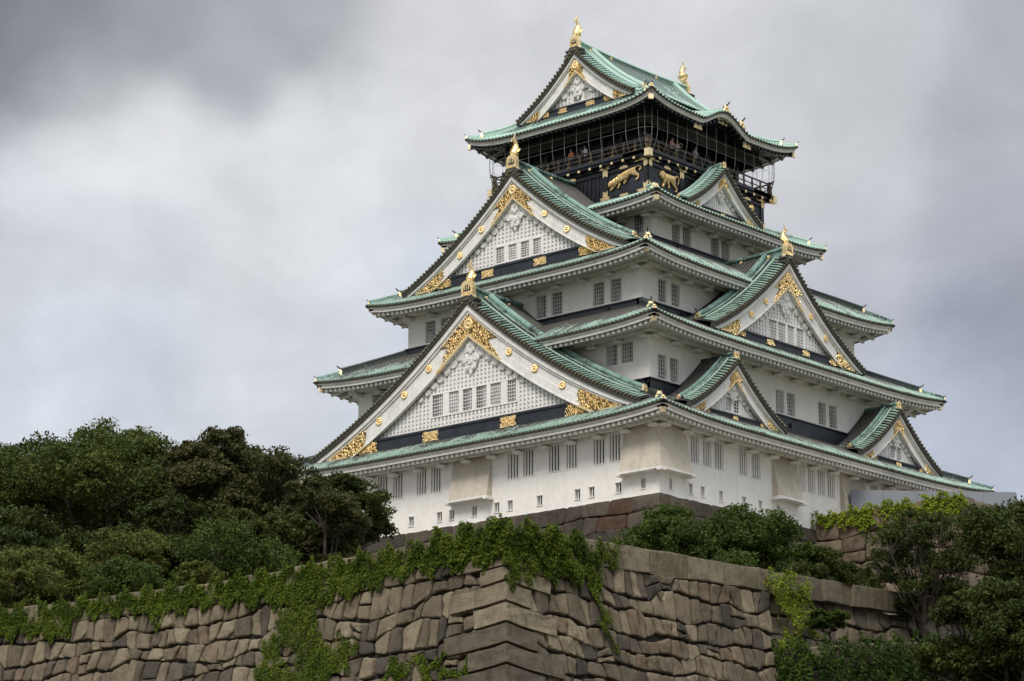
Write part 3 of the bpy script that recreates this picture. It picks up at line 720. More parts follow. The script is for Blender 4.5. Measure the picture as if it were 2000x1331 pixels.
        gf.build('gold_foot_fitting', [M_GOLD, M_GDARK], root)
    # band fittings and studs
    bf = [(-1, .24*hw/1), (1, .24*hw)] if big else [(0, 0)]
    for sg, a in bf:
        x = sg*a; hb = (zband-zf)*.36; w = hb*2.1; cz = (zf+zband)/2-.02; m = MB()
        m.extr(F, [(x+p*1.0, cz+q) for p, q in swallow(w, hb)], df-.10, df-.055, 1)
        scrolls(m, F, lambda a_, z: abs(a_-x) < w*.85 and abs(z-cz) < hb*.8, (x-w, x+w, cz-hb, cz+hb), df-.05, .14*o, 0, 1.35)
        m.build('gold_band_fitting', [M_GOLD, M_GOLD2], root)
    for a, z in meds:
        for sg in (-1, 1): m = MB(); mum(m, F, sg*a, z, df+.03, .31*o); m.build('gold_medallion', M_GOLD, root)
    # white carved pendant
    pe = MB(); zc = za-bw(0)-.80*o*1.1; b = back+.24; s = o*1.45
    pe.extr(F, [(0, zc+.75*s), (.72*s, zc+.12*s), (.38*s, zc-.15*s), (.52*s, zc-.55*s), (.30*s, zc-.80*s), (.12*s, zc-1.05*s), (0, zc-1.25*s), (-.12*s, zc-1.05*s), (-.30*s, zc-.80*s), (-.52*s, zc-.55*s), (-.38*s, zc-.15*s), (-.72*s, zc+.12*s)], back+.05, b, 0)
    for q in range(6): an = math.pi/2+q*math.pi/3; pe.disc(F, .19*s*math.cos(an), zc+.12*s+.19*s*math.sin(an), .14*s, b, b+.08, 8, 0, .03)
    for x, z, r in ((.38, -.42, .2), (-.38, -.42, .2), (.2, -.85, .15), (-.2, -.85, .15), (0, -.55, .16)):
        pe.disc(F, x*s, zc+z*s, r*s, b-.05, b+.05, 10, 0, .03); curl(pe, F, x*s, zc+z*s, b+.05, r*s, random.random()*6, 1, .05*s, .05)
    for sg in (-1, 1):
        for q in range(7):
            a = sg*(.75+.42*q)*s
            if abs(a) > ab*.62: break
            r = (.30-.028*q)*s; z = low(a)-.16*s-.05*q*s*.3
            pe.disc(F, a, z, r, back+.05, b-.02, 10, 0, .03); curl(pe, F, a, z, b-.02, r*.95, random.random()*6, sg, .055*s, .06)
    pe.build('carved_pendant', M_TRIM, root)
    # roof of the gable
    ML_ROW, ML_PAN, ML_R = (M_ROW_TOP, M_PAN_TOP, M_ROW_TOP) if bright else (M_ROW, M_PAN, M_RIDGE)
    T = .34; front = df+.32; pan = MB(); row = MB(); en = MB(); rdg = MB(); kw = 1.05*(1 if big else .62); hx = hw*1.02
    vo = lambda d: .52*o*min(1, max(0, (front-d)/(1.75*o)))**.9
    dd = [front, front-.4, front-kw, front-kw-.6, front-kw-1.2*o]+[front-kw-1.2*o+(d_in-front+kw+1.2*o)*q/4 for q in range(1, 5)]
    for sg in (-1, 1):
        aa = [sg*hx*q/18 for q in range(19)]; vs = []; tt = []
        for d in dd:
            for a in aa: vs.append(F.p(a, d, rake(a)+T+vo(d))); tt.append(1.3 if front-kw-1.3*o < d < front-.5 else .85-.45*abs(a)/hw if d < front-kw else .35)
        m_ = 19; pan.add(vs, [(b_*m_+q, b_*m_+q+1, (b_+1)*m_+q+1, (b_+1)*m_+q) for b_ in range(len(dd)-1) for q in range(18)], 0, tt)
        en.strip(F, [(a, rake(a)+T) for a in aa], [(a, rake(a)-.01) for a in aa], front-.35, front, 1)
        # short rows over the verge, gilt-edged ends
        L = 0; a = .12
        while a < hx:
            z = rake(a)+T; slope = (rake(a+.05)-rake(a-.05))/.1
            tl = random.uniform(-.1, .25)
            row.sweep([F.p(sg*a, front+.03, z+.02), F.p(sg*a, front-kw*.5, z+.03+vo(front-kw*.5)), F.p(sg*a, front-kw, z+.02+vo(front-kw))], [(x, y) for x, y in HALF], 0, t=tl)
            en.disc(F, sg*a, z+.01, .105, front+.02, front+.07, 8, 0, .02)
            a += .335/math.sqrt(1+slope*slope)
        # verge tube and descending ridge
        for off, r, tw in ((kw+.10, .09, .0), (kw+.62*o, .075, .2)):
            row.tube([F.p(sg*a_, front-off, rake(a_)+T+.07+vo(front-off)) for a_ in [.2+(hw*.96-.2)*q/14 for q in range(15)]], r, 7, 0, tw)
        od = front-kw-1.15*o; e1 = hw*.93; P = [F.p(sg*a_, od, rake(a_)+T+vo(od)) for a_ in [.15+(e1-.15)*q/16 for q in range(17)]]
        w_, h_ = .20*o, .46*o
        rdg.sweep(P, [(-w_, -.05), (-w_*.85, h_*.45), (-w_*1.1, h_*.5), (-w_*.8, h_*.8), (-w_*.45, h_), (w_*.45, h_), (w_*.8, h_*.8), (w_*1.1, h_*.5), (w_*.85, h_*.45), (w_, -.05)], 0, t=.0)
        lat_ = F.n if sg > 0 else -F.n
        oni(Fr(F.p(sg*(e1+.08), od, rake(e1)+T-.06+vo(od)), F.n, F.l*sg), .95*o, root)
        # rows running down the slope
        d = od-.36
        while d > d_in:
            jit = random.uniform(-.12, .12); aq = [.1+(hx-.1)*q/9 for q in range(10)]
            row.sweep([F.p(sg*a_, d, rake(a_)+T+.015+vo(d)) for a_ in aq], HALF, 0, t=[.85-.45*a_/hw+jit for a_ in aq])
            d -= .345
    pan.build('gable_roof', ML_PAN, root, 'wear', smooth=True); row.build('gable_roof_tiles', ML_ROW, root, 'wear', smooth=True)
    en.build('verge_tile_ends', [M_TILEEND, M_EDGE], root)
    # main ridge
    rh = ridge_h; zb = za+T-.12; w_ = .24*o+.05; nn = 8; P = []
    for q in range(nn+1):
        t = q/nn; P.append(F.p(0, df-.05+(d_in-df)*t, zb+.22*o*(1-t)**2.5))
    rdg.sweep(P, [(-w_*1.25, -.1), (-w_*1.05, rh*.20), (-w_*.75, rh*.24), (-w_*.75, rh*.66), (-w_*1.15, rh*.70), (-w_*1.1, rh*.84), (-w_*.5, rh), (w_*.5, rh), (w_*1.1, rh*.84), (w_*1.15, rh*.70), (w_*.75, rh*.66), (w_*.75, rh*.24), (w_*1.05, rh*.20), (w_*1.25, -.1)], 0, t=.12)
    rdg.build('ridge', ML_R, root, 'wear')
    if big:
        m = MB(); nq = max(1, int(abs(df-d_in)/2.4))
        for q in range(nq):
            dq = df-1.5-q*2.4
            if dq < d_in+.3: break
            for sg in (-1, 1):
                Fs = Fr(F.p(0, dq, 0), F.n, F.l*sg); mum(m, Fs, 0, zb+rh*.45+.05, w_*.74, .14)
        m.build('gold_ridge_crests', M_GOLD, root)
        # dark cloud-shaped seat under the plate
        m = MB(); m.extr(F, [(-.95*o, zb-.75*o), (-.80*o, zb-.1), (-.5*o, zb+.35*o), (.5*o, zb+.35*o), (.80*o, zb-.1), (.95*o, zb-.75*o), (.5*o, zb-.35*o), (0, zb), (-.5*o, zb-.35*o)], df-.35, df+.28, 0, True)
        for sg in (-1, 1):
            for x, z in ((.98, -.78), (.92, -.42), (.78, -.02)): m.disc(F, sg*x*o, zb+z*o, .15*o, df-.2, df+.36, 8, 0, .03)
        m.build('ridge_seat', M_EDGE, root)
    Fp = Fr(F.p(0, df+.14, zb+.22*o+.05), F.l, F.n)
    endplate(Fp, (1.0 if big else .72)*o*1.02, root)
    if fishy: fish(Fr(F.p(0, df-.22, zb+.22*o+.05+1.10*o), F.l, F.n), fishy, root)
    return root

gable(0, 0, 18.3, 6.12, 15.5, 15.05, 7.12, 2.35, 12.89, [(-3.7, -2.68), (-2.12, -1.18), (-.81, .07), (.45, 1.41), (1.77, 2.72), (3.33, 4.11)], 1.0, .70, [(3.75, 11.45), (6.1, 9.9), (8.55, 8.35)], False, True, .98, (8.05, 9.5))
gable(0, 0, 13.7, 18.82, 26.04, 10.4, 19.62, 1.75, 7.03, [(-1.87, -1.1), (-.69, .08), (.49, 1.26), (1.65, 2.37)],   .88, .74, [(3.02, 22.55), (5.1, 21.0)], False, True, .9, (19.9, 20.98))
gable(1, 0, 14.15, 13.28, 19.85, 9.0, 13.86, 1.85, 8.10, [(-1.93, -1.0), (-.86, .05), (.3, 1.1), (1.4, 2.29)], .84, .62, [(2.75, 16.38), (4.5, 15.1)], False, True, .85, (14.0, 15.3))
gable(1, 0, 8.55, 24.42, 27.8, 4.42, 24.75, .95, 7.11, [], .52, 0, [], True, False, .5)
gable(1, -9.5, 16.4, 6.30, 10.2, 5.32, 6.68, 1.2, 13.63, [(-.78, -.1), (.12, .78)], .56, 0, [], False, False, .55, (6.95, 7.8))
gable(1, 10.3, 16.4, 6.26, 10.2, 5.22, 6.66, 1.2, 13.63, [(-.78, -.1), (.12, .78)], .56, 0, [], False, False, .55, (6.85, 7.7))
gable(0, 0, 6.65, 32.95, 37.36, 5.5, 33.5, 1.45, 0, [(-.46, .26), (.56, 1.16)], .80, .76, [], True, True, .80, (33.72, 34.5))
gable(2, 0, 6.65, 32.95, 37.36, 5.5, 33.5, 1.45, 0, [], .80, .76, [], True, True, .80)

# gilding on the waved eaves of the top roof
m = MB()
for s_, w in ((0, .8), (-3.0, .5), (3.0, .5)):
    F = FACE[1]; z = zroof(4, 1, s_, 0)-.62
    m.extr(F, [(s_-w, z-.18), (s_-w*.8, z), (s_-w, z+.2), (s_+w, z+.2), (s_+w*.8, z), (s_+w, z-.18)], 8.55, 8.62, 0, True)
    scrolls(m, F, lambda a, q: abs(a-s_) < w*.8 and abs(q-z) < .16, (s_-w, s_+w, z-.2, z+.2), 8.63, .12)
m.build('gold_eave_fitting', M_GOLD2, CASTLE)
for s_ in (-1.55, 1.9): oni(Fr((9.0, s_ if s_ > 0 else 0, zroof(4, 1, s_ if s_ > 0 else 0, 0)+.05), (0, 1, 0), (1, 0, 0)), .9, CASTLE)
mm = MB(); mm.sweep([(9.0-.5*q, 0, zroof(4, 1, 0, 0)+.12+.045*q) for q in range(9)], [(-.17, 0), (-.14, .25), (.14, .25), (.17, 0)], 0, t=.1)
mm.build('wave_ridge', M_ROW_TOP, CASTLE, 'wear')

# ------------------------------------------------------------------ black top storey, balcony and safety cage
m = MB()
for k in range(4):
    F = FACE[k]; D = (7.03, 7.11)[k % 2]; L = (7.11, 7.03)[k % 2]
    m.box(F, -L, L, D-.3, D-.05, 24.9, 28.0, 0)
    for z0, z1, e in ((25.05, 25.32, .07), (27.05, 27.28, .06), (27.42, 27.66, .12)): m.box(F, -L-e, L+e-.002*k, D-.06, D+e, z0, z1, 1)
    for s_ in (-L+.22, -3.15, 3.15, L-.22): m.box(F, s_-.19, s_+.19, D-.06, D+.045, 25.0, 27.9, 1)
    for j in range(16):                                            # grille of the middle bay
        a = -2.85+j*.38; m.box(F, a-.07, a+.07, D-.05, D+.02, 25.4, 27.0, 1)
m.build('black_storey_wall', [M_BLACK, M_LACQ], CASTLE)
m = MB()
for k in range(4):
    F = FACE[k]; m.box(F, -7.62, 7.62-.004, 5.2, 7.62, 27.86, 28.06, 0); m.box(F, -7.5, 7.5, 7.0, 7.5, 27.66, 27.855, 1)
    for j in range(-7, 8): m.box(F, j*1.04-.09, j*1.04+.09, 6.9, 7.56, 27.5, 27.68, 1)
balc = m.build('balcony', [M_BLACK, M_LACQ], CASTLE)
class GM:
    def __getattr__(s, n):
        def f(*a):
            if a[0] in (FACE[2], FACE[3]): return
            q = MB(); getattr(q, n)(*a); q.build('gold_fitting', M_GDARK if a[-1] == 1 else M_GOLD, balc)
        return f
m = MB(); gm = GM()
for k in range(4):
    F = FACE[k]
    for z, r in ((28.16, .05), (28.50, .045), (28.95, .06)):
        e = .42 if z > 28.6 else .2
        P = [F.p(-7.45-e, 7.42, z+(.16 if z > 28.6 else .03)), F.p(-7.42, 7.42, z+.03), F.p(-6.9, 7.42, z), F.p(6.9, 7.42, z), F.p(7.42, 7.42, z+.03), F.p(7.45+e, 7.42, z+(.16 if z > 28.6 else .03))]
        m.tube(P, r, 6, 0)
    for j in range(-7, 8):
        a = j*1.04; m.box(F, a-.055, a+.055, 7.37, 7.47, 28.06, 28.95, 0)
        gm.box(F, a-.10, a+.10, 7.565, 7.60, 27.52, 27.70, 0)
        if j % 2 == 0: gm.box(F, a-.20, a+.20, 7.475, 7.50, 28.08, 28.24, 1); gm.box(F, a-.13, a+.13, 7.49, 7.51, 28.42, 28.56, 1)
        else: gm.disc(F, a, 28.5, .06, 7.47, 7.5, 6, 1)
    for sx in (-1, 1):
        a = sx*7.42; m.box(F, a-.10, a+.10, 7.33, 7.53, 28.06, 29.1, 0)
        gm.box(F, a-.14, a+.14, 7.54, 7.56, 28.1, 28.45, 1); gm.box(F, a-.14, a+.14, 7.54, 7.56, 28.6, 28.8, 1)
        # corner brackets of the black storey
        D = (7.03, 7.11)[k % 2]; c = sx*(7.11, 7.03)[k % 2]
        gm.extr(F, [(c, 27.66), (c-sx*1.15, 27.66), (c-sx*.9, 27.54), (c-sx*1.15, 27.42), (c, 27.42)], D+.125, D+.16, 0)
        gm.extr(F, [(c, 27.05), (c-sx*.34, 26.95), (c-sx*.40, 27.42), (c, 27.42)], D+.05, D+.08, 0)
        gm.extr(F, [(c, 25.85), (c-sx*.25, 25.62), (c-sx*.42, 25.8), (c-sx*.38, 25.32), (c, 25.32)], D+.05, D+.08, 0)
        gm.extr(F, [(c, 25.30), (c-sx*1.05, 25.30), (c-sx*.8, 25.18), (c-sx*1.05, 25.06), (c, 25.06)], D+.075, D+.11, 0)
        # same fittings on the inner posts
        p = sx*3.15
        gm.extr(F, [(p-.5, 27.42), (p-.36, 27.53), (p-.5, 27.66), (p+.5, 27.66), (p+.36, 27.53), (p+.5, 27.42)], D+.125, D+.16, 0)
        gm.extr(F, [(p-.22, 26.85), (p, 26.97), (p+.22, 26.85), (p+.24, 27.42), (p-.24, 27.42)], D+.05, D+.08, 0)
        gm.extr(F, [(p-.24, 25.32), (p-.2, 25.8), (p, 25.65), (p+.2, 25.8), (p+.24, 25.32)], D+.05, D+.08, 0)
        gm.extr(F, [(p-.5, 25.06), (p-.36, 25.18), (p-.5, 25.30), (p+.5, 25.30), (p+.36, 25.18), (p+.5, 25.06)], D+.075, D+.11, 0)
    for s_ in (-4.9, 0, 4.9):
        D = (7.03, 7.11)[k % 2]
        gm.extr(F, [(s_-.34, 27.18), (s_-.40, 27.27), (s_-.28, 27.36), (s_, 27.40), (s_+.28, 27.36), (s_+.40, 27.27), (s_+.34, 27.18)], D+.065, D+.10, 0)
        gm.extr(F, [(s_-.34, 25.10), (s_-.40, 25.18), (s_-.34, 25.26), (s_+.34, 25.26), (s_+.40, 25.18), (s_+.34, 25.10)], D+.075, D+.105, 0)
m.build('balcony_railing', M_RAIL, balc)
for sx, sy in ((1, -1), (-1, -1), (1, 1)):
    m = MB(); m.box(FACE[0], sx*7.6-.22, sx*7.6+.22, -sy*7.6-.22 if True else 0, -sy*7.6+.22, 27.45, 28.0)
    m.build('gold_corner_beam_end', M_GOLD2, balc)
m = MB()
for k in range(4):
    F = FACE[k]; m.box(F, -5.6, 5.6, 5.3, 5.6, 28.0, 31.9, 0)
    for j in range(-3, 4): m.tube([F.p(j*1.83, 5.75, 28.0), F.p(j*1.83, 5.75, 31.8)], .19, 8, 1)
    m.box(F, -6.9, 6.9, 6.78, 6.84, 30.35, 31.45, 2)
    scrolls(m, F, lambda a, z: (abs(abs(a)-3.6) < 1.2-abs(z-29.2)*.8 or abs(abs(a)-.2) < .5) and abs(z-29.2) < .42, (-5, 5, 28.7, 29.7), 5.95, .22, 3, 1.0)
m.build('observation_room', [M_LACQ, M_BLACK, M_NET, M_GDARK], CASTLE)
# steel safety cage
m = MB(); hC = 8.0; rc = 1.0
def cagepath():
    P = []
    for k in (0, 1, 2, 3):
        F = FACE[k]; P += [(k, a) for a in [(-hC+rc)+2*(hC-rc)*q/12 for q in range(13)]]
    return P
prof = [(0, 31.5), (0, 30.6), (0, 29.6), (-.05, 29.1), (-.18, 28.65), (-.34, 28.3), (-.5, 28.06)]
def cpt(k, a, off, ang=None):
    F = FACE[k]
    if ang is None: return lambda o, z: F.p(a, hC+o, z)
    c = (hC-rc); return lambda o, z: F.p(math.copysign(c, a)+ (rc+o)*math.sin(ang)*math.copysign(1, a), c+(rc+o)*math.cos(ang), z)
st = []
for k in (0, 1, 2, 3):
    F = FACE[k]
    for q in range(13): st.append(cpt(k, -hC+rc+2*(hC-rc)*q/12, 0))
    sgn = 1 if k in (0, 2) else 1
    for an in (R(30), R(60)):
        st.append(cpt(k, 1, 0, an) if k in (0, 2) else cpt(k, 1, 0, an))
for fn in st: m.tube([fn(o, z) for o, z in prof], .016, 4)
for k in (0, 1, 2, 3):
    for o, z in ((0, 30.4), (0, 29.6), (-.18, 28.65)):
        F = FACE[k]; c = hC-rc; P = [F.p(-c, hC+o, z), F.p(c, hC+o, z)]
        P += [F.p(c+(rc+o)*math.sin(R(an)), c+(rc+o)*math.cos(R(an)), z) for an in (18, 36, 54, 72)]
        m.tube(P, .009, 4)
m.build('safety_cage', M_ROD, CASTLE)

# ---- gilt tiger reliefs and small figures grown with the Skin modifier
def skinned(name, J, Ed, mtl, parent, mw, sub=1, root=0):
    me = bpy.data.meshes.new(name); me.from_pydata([j[:3] for j in J], Ed, []); o = bpy.data.objects.new(name, me); COL.objects.link(o)
    me.materials.append(mtl)
    mod = o.modifiers.new('skin', 'SKIN'); mod.use_smooth_shade = True
    for i, j in enumerate(J):
        r = j[3]; me.skin_vertices[0].data[i].radius = (r, r) if not isinstance(r, tuple) else r
        me.skin_vertices[0].data[i].use_root = (i == root)
    if sub: s_ = o.modifiers.new('sub', 'SUBSURF'); s_.levels = sub; s_.render_levels = sub
    if parent: o.parent = parent
    o.matrix_world = mw
    return o
def chain(J, E_, start, pts):
    p = start
    for q in pts: J.append(q); E_.append((p, len(J)-1)); p = len(J)-1
    return p
def tiger(F, a, z, s, mirror, mw_style):
    X = lambda x: x*(-1 if mirror else 1)
    if mw_style == 0:      # prowling, head low
        J = [(-.1, 0, .15, .24)]; E_ = []
        sh = chain(J, E_, 0, [(-.45, 0, .08, .26), (-.75, 0, .0, .25)]); hd_ = chain(J, E_, sh, [(-1.05, 0, -.10, .21), (-1.32, 0, -.25, .21)]); chain(J, E_, hd_, [(-1.52, 0, -.38, .12)]); chain(J, E_, hd_, [(-1.30, -.05, .0, .06)])
        hip = chain(J, E_, 0, [(.30, 0, .30, .23), (.62, 0, .42, .26)])
        chain(J, E_, hip, [(.90, 0, .58, .10), (1.18, 0, .68, .065), (1.42, 0, .62, .06), (1.46, 0, .42, .055), (1.28, 0, .32, .05)])
        chain(J, E_, sh, [(-.92, 0, -.36, .12), (-1.12, 0, -.56, .09), (-1.34, 0, -.62, .08)]); chain(J, E_, sh-1, [(-.42, 0, -.30, .11), (-.50, 0, -.52, .085), (-.68, 0, -.60, .08)])
        chain(J, E_, hip-1, [(.22, 0, .0, .13), (.10, 0, -.24, .09), (-.06, 0, -.38, .08)]); chain(J, E_, hip, [(.96, 0, .16, .15), (1.25, 0, .0, .10), (1.22, 0, -.22, .08), (1.02, 0, -.32, .085)])
    else:                  # crouched, head turned, tail high
        J = [(.1, 0, .18, .26)]; E_ = []
        sh = chain(J, E_, 0, [(-.32, 0, .12, .30)]); hd_ = chain(J, E_, sh, [(-.72, 0, .20, .30)]); chain(J, E_, hd_, [(-.98, 0, .10, .2)]); chain(J, E_, hd_, [(-.86, -.05, .50, .07)]); chain(J, E_, hd_, [(-.55, -.05, .52, .07)])
        hip = chain(J, E_, 0, [(.52, 0, .12, .29)])
        chain(J, E_, hip, [(.86, 0, .38, .09), (1.12, 0, .56, .07), (1.30, 0, .40, .06), (1.26, 0, .08, .055), (1.14, 0, -.12, .05)])
        chain(J, E_, sh, [(-.45, 0, -.30, .13), (-.55, 0, -.58, .09), (-.78, 0, -.64, .08)]); chain(J, E_, 0, [(.02, 0, -.26, .11), (.12, 0, -.54, .09), (-.04, 0, -.60, .08)])
        chain(J, E_, hip, [(.72, 0, -.26, .14), (.98, 0, -.44, .09), (1.0, 0, -.66, .08), (.82, 0, -.70, .08)])
    J = [(X(x), y, z_, r) for x, y, z_, r in J]
    o_ = F.p(a, 0, 0); mw = Matrix.Identity(4)
    l, n_ = F.l*s, F.n*s*.5; org = F.o+F.l*a+F.n*(7.06 if F in (FACE[0], FACE[2]) else 7.13)
    mw = Matrix(((l.x, -n_.x, 0, org.x), (l.y, -n_.y, 0, org.y), (0, 0, s, z), (0, 0, 0, 1)))
    J = [(x, y, z_, r*(1.16 if r > .15 else 1.15)) for x, y, z_, r in J]; t = skinned('gold_tiger', J, E_, M_TIGER, CASTLE, mw, 1)
    return t
tiger(FACE[0], 4.93, 26.42, 1.04, False, 0)
tiger(FACE[1], -4.75, 26.40, 1.0, False, 1)
tiger(FACE[1], 4.75, 26.40, 1.0, True, 1)
tiger(FACE[0], -4.93, 26.42, .98, True, 0)

M_SKIN = plain('skin', (.48, .30, .21), .6, .05); M_HAIR = plain('dark_hair', (.02, .016, .014), .6, .2)
M_TROU = plain('dark_trousers', (.05, .055, .075), .8, .2)
def person(x, y, heading, shirt, lab, lean=0., arm=0, h=1.0, bag=None):
    z0 = 28.065
    mw = Matrix.Translation((x, y, z0)) @ Matrix.Rotation(heading, 4, 'Z') @ Matrix.Scale(h, 4)
    # local: +y faces outwards
    J = [(0, 0, .95, .12)]; E_ = []
    ch = chain(J, E_, 0, [(0, lean*.4, 1.15, .11), (0, lean*.8, 1.36, .13)])
    hd = chain(J, E_, ch, [(0, lean+.01, 1.49, .052), (0, lean+.03, 1.56, .075), (0, lean+.04, 1.645, .098), (0, lean+.03, 1.71, .075)])
    hands = []
    for sg in (-1, 1):
        if arm == sg or arm == 2: pts = [(sg*.18, lean*.9, 1.38, .055), (sg*.25, lean+.12, 1.20, .042), (sg*.20, lean+.30, 1.32, .034), (sg*.14, lean+.36, 1.42, .030)]
        else: pts = [(sg*.18, lean*.9, 1.38, .055), (sg*.24, lean+.05, 1.12, .042), (sg*.22, lean+.22, .98, .034), (sg*.21, lean+.30, .97, .030)]
        w = chain(J, E_, ch, pts); q = J[w]; d = Vector(pts[3][:3])-Vector(pts[2][:3]); d.normalize()
        for f in range(4): chain(J, E_, w, [(q[0]+(f-1.5)*.022, q[1]+d.y*.05, q[2]+d.z*.05, .010), (q[0]+(f-1.5)*.024, q[1]+d.y*.09+.01, q[2]+d.z*.09-.02, .008)])
        chain(J, E_, w, [(q[0]-sg*.045, q[1]+d.y*.02, q[2]+d.z*.03+.01, .010)])
        k = chain(J, E_, 0, [(sg*.10, 0, .90, .095), (sg*.11, .02, .50, .062), (sg*.11, -.02, .09, .042), (sg*.12, .12, .04, .038)])
    p = skinned('person', J, E_, M_SKIN, None, mw, 1); tag(p, lab, 'person', 'visitors on the balcony')
    def cloth(name, J2, E2, mt):
        o = skinned(name, J2, E2, mt, p, Matrix.Identity(4), 1); o.matrix_parent_inverse = Matrix.Identity(4); o.matrix_local = Matrix.Identity(4)
    J2 = [(0, 0, .93, (.155, .11))]; E2 = []; c2 = chain(J2, E2, 0, [(0, lean*.4, 1.15, (.15, .115)), (0, lean*.8, 1.36, (.165, .12)), (0, lean*.95, 1.44, .07)])
    for sg in (-1, 1): chain(J2, E2, c2-1, [(sg*.18, lean*.9, 1.385, .072), (sg*.245, lean+(.10 if arm in (sg, 2) else .04), 1.22, .062)])
    cloth('shirt', J2, E2, shirt)
    J3 = [(0, 0, .96, (.15, .115))]; E3 = []
    for sg in (-1, 1): chain(J3, E3, 0, [(sg*.095, 0, .86, .105), (sg*.11, .02, .50, .078), (sg*.11, -.02, .10, .06)])
    cloth('trousers', J3, E3, M_TROU)
    hb = MB(); hb.ball((0, lean+.005, 1.70), .118, 10, 0, (1, 1.05, .95)); hb.ball((0, lean-.045, 1.63), .10, 8, 0, (1, .8, 1.2))
    for sg in (-1, 1): hb.ball((sg*.036, lean+.133, 1.655), .013, 6, 0)
    hb.ball((0, lean+.15, 1.625), .018, 6, 1, (.8, 1, 1.3)); hb.box(Fr((0, 0, 0), (1, 0, 0), (0, 1, 0)), -.03, .03, lean+.125, lean+.137, 1.575, 1.585, 0)
    ho = hb.build('hair', [M_HAIR, M_SKIN], p)
    return p
def shirtm(n, c): return plain(n, c, .85, .1)
person(6.98, -4.15, R(-90), shirtm('pink_cloth', (.55, .28, .27)), 'visitor in a pink top leaning on the right balcony rail, nearest the front corner', .10, 0)
person(6.95, -3.45, R(-84), shirtm('white_cloth', (.7, .7, .72)), 'visitor in a white top with raised arms at the right balcony rail', .05, 2, .97)
person(6.9, -1.2, R(-95), shirtm('grey_blue_cloth', (.22, .26, .34)), 'visitor in a grey blue top at the right balcony rail, behind the small gable', .05, 0, 1.02)
person(-.2, -6.92, R(180), shirtm('orange_cloth', (.62, .20, .04)), 'visitor in an orange top behind the left balcony rail', .05, 0, 1.0)
person(1.2, -6.95, R(172), shirtm('pale_cloth', (.66, .68, .70)), 'visitor in a pale shirt beside the one in orange on the left balcony', .07, 1, .96)

# ------------------------------------------------------------------ stone walls
def hsh(*a):
    x = math.sin(sum((i+1)*12.9898*v for i, v in enumerate(a))*1.0)*43758.5453; return x-math.floor(x)
def stone_cell(m, P3, q, gap, bulge, tone, rnd=.16):
    """q: convex outline (a,z), P3(a,z,b)->3D; rounded, slightly bulged stone"""
    k = len(q); cx = sum(p[0] for p in q)/k; cz = sum(p[1] for p in q)/k; pts = []
    w = max(p[0] for p in q)-min(p[0] for p in q); h = max(p[1] for p in q)-min(p[1] for p in q)
    for i in range(k):
        a, b, c = Vector(q[i-1]), Vector(q[i]), Vector(q[(i+1) % k])
        r = min((a-b).length, (c-b).length)*rnd*random.uniform(.6, 1.5); r = min(r, .45*min((a-b).length, (c-b).length))
        if (c-b).length < 1e-4 or (a-b).length < 1e-4: continue
        d1 = (a-b).normalized()*r; d2 = (c-b).normalized()*r
        pts += [b+d1, b+d1*.30+d2*.30, b+d2]
        if (c-b).length > .3: mid = (b+c)/2; nrm = Vector(((c-b).y, -(c-b).x)).normalized(); pts.append(mid+nrm*random.uniform(-.02, .025)*max(w, h)*1.2)
    C = Vector((cx, cz)); vs = []; n = len(pts)
    def ring(ins, b, jit=0):
        for p in pts:
            v = p-C; L = v.length; v = v*max(.05, (L-ins)/L); vs.append(P3(C.x+v.x, C.y+v.y, b+random.uniform(-jit, jit)))
    tx, tz = random.uniform(-.10, .10), random.uniform(-.10, .10)
    def ring(ins, b, jit=0, tl=0):
        for p in pts:
            v = p-C; L = v.length; v = v*max(.05, (L-ins)/L); vs.append(P3(C.x+v.x, C.y+v.y, b+random.uniform(-jit, jit)+tl*(v.x*tx+v.y*tz)))
    mn = min(w, h)
    ring(gap, -.35); ring(gap, -.05); ring(gap+.018, bulge*.45, bulge*.1, .7); ring(gap+.05+mn*.03, bulge*.88, bulge*.12, 1); ring(gap+mn*.30, bulge, bulge*.14, 1)
    vs.append(P3(cx, cz, bulge*(1+random.uniform(-.03, .08))))
    fs = [(r_*n+i, r_*n+(i+1) % n, (r_+1)*n+(i+1) % n, (r_+1)*n+i) for r_ in range(4) for i in range(n)]+[(4*n+i, 4*n+(i+1) % n, 5*n) for i in range(n)]
    m.add(vs, fs, 0, tone)
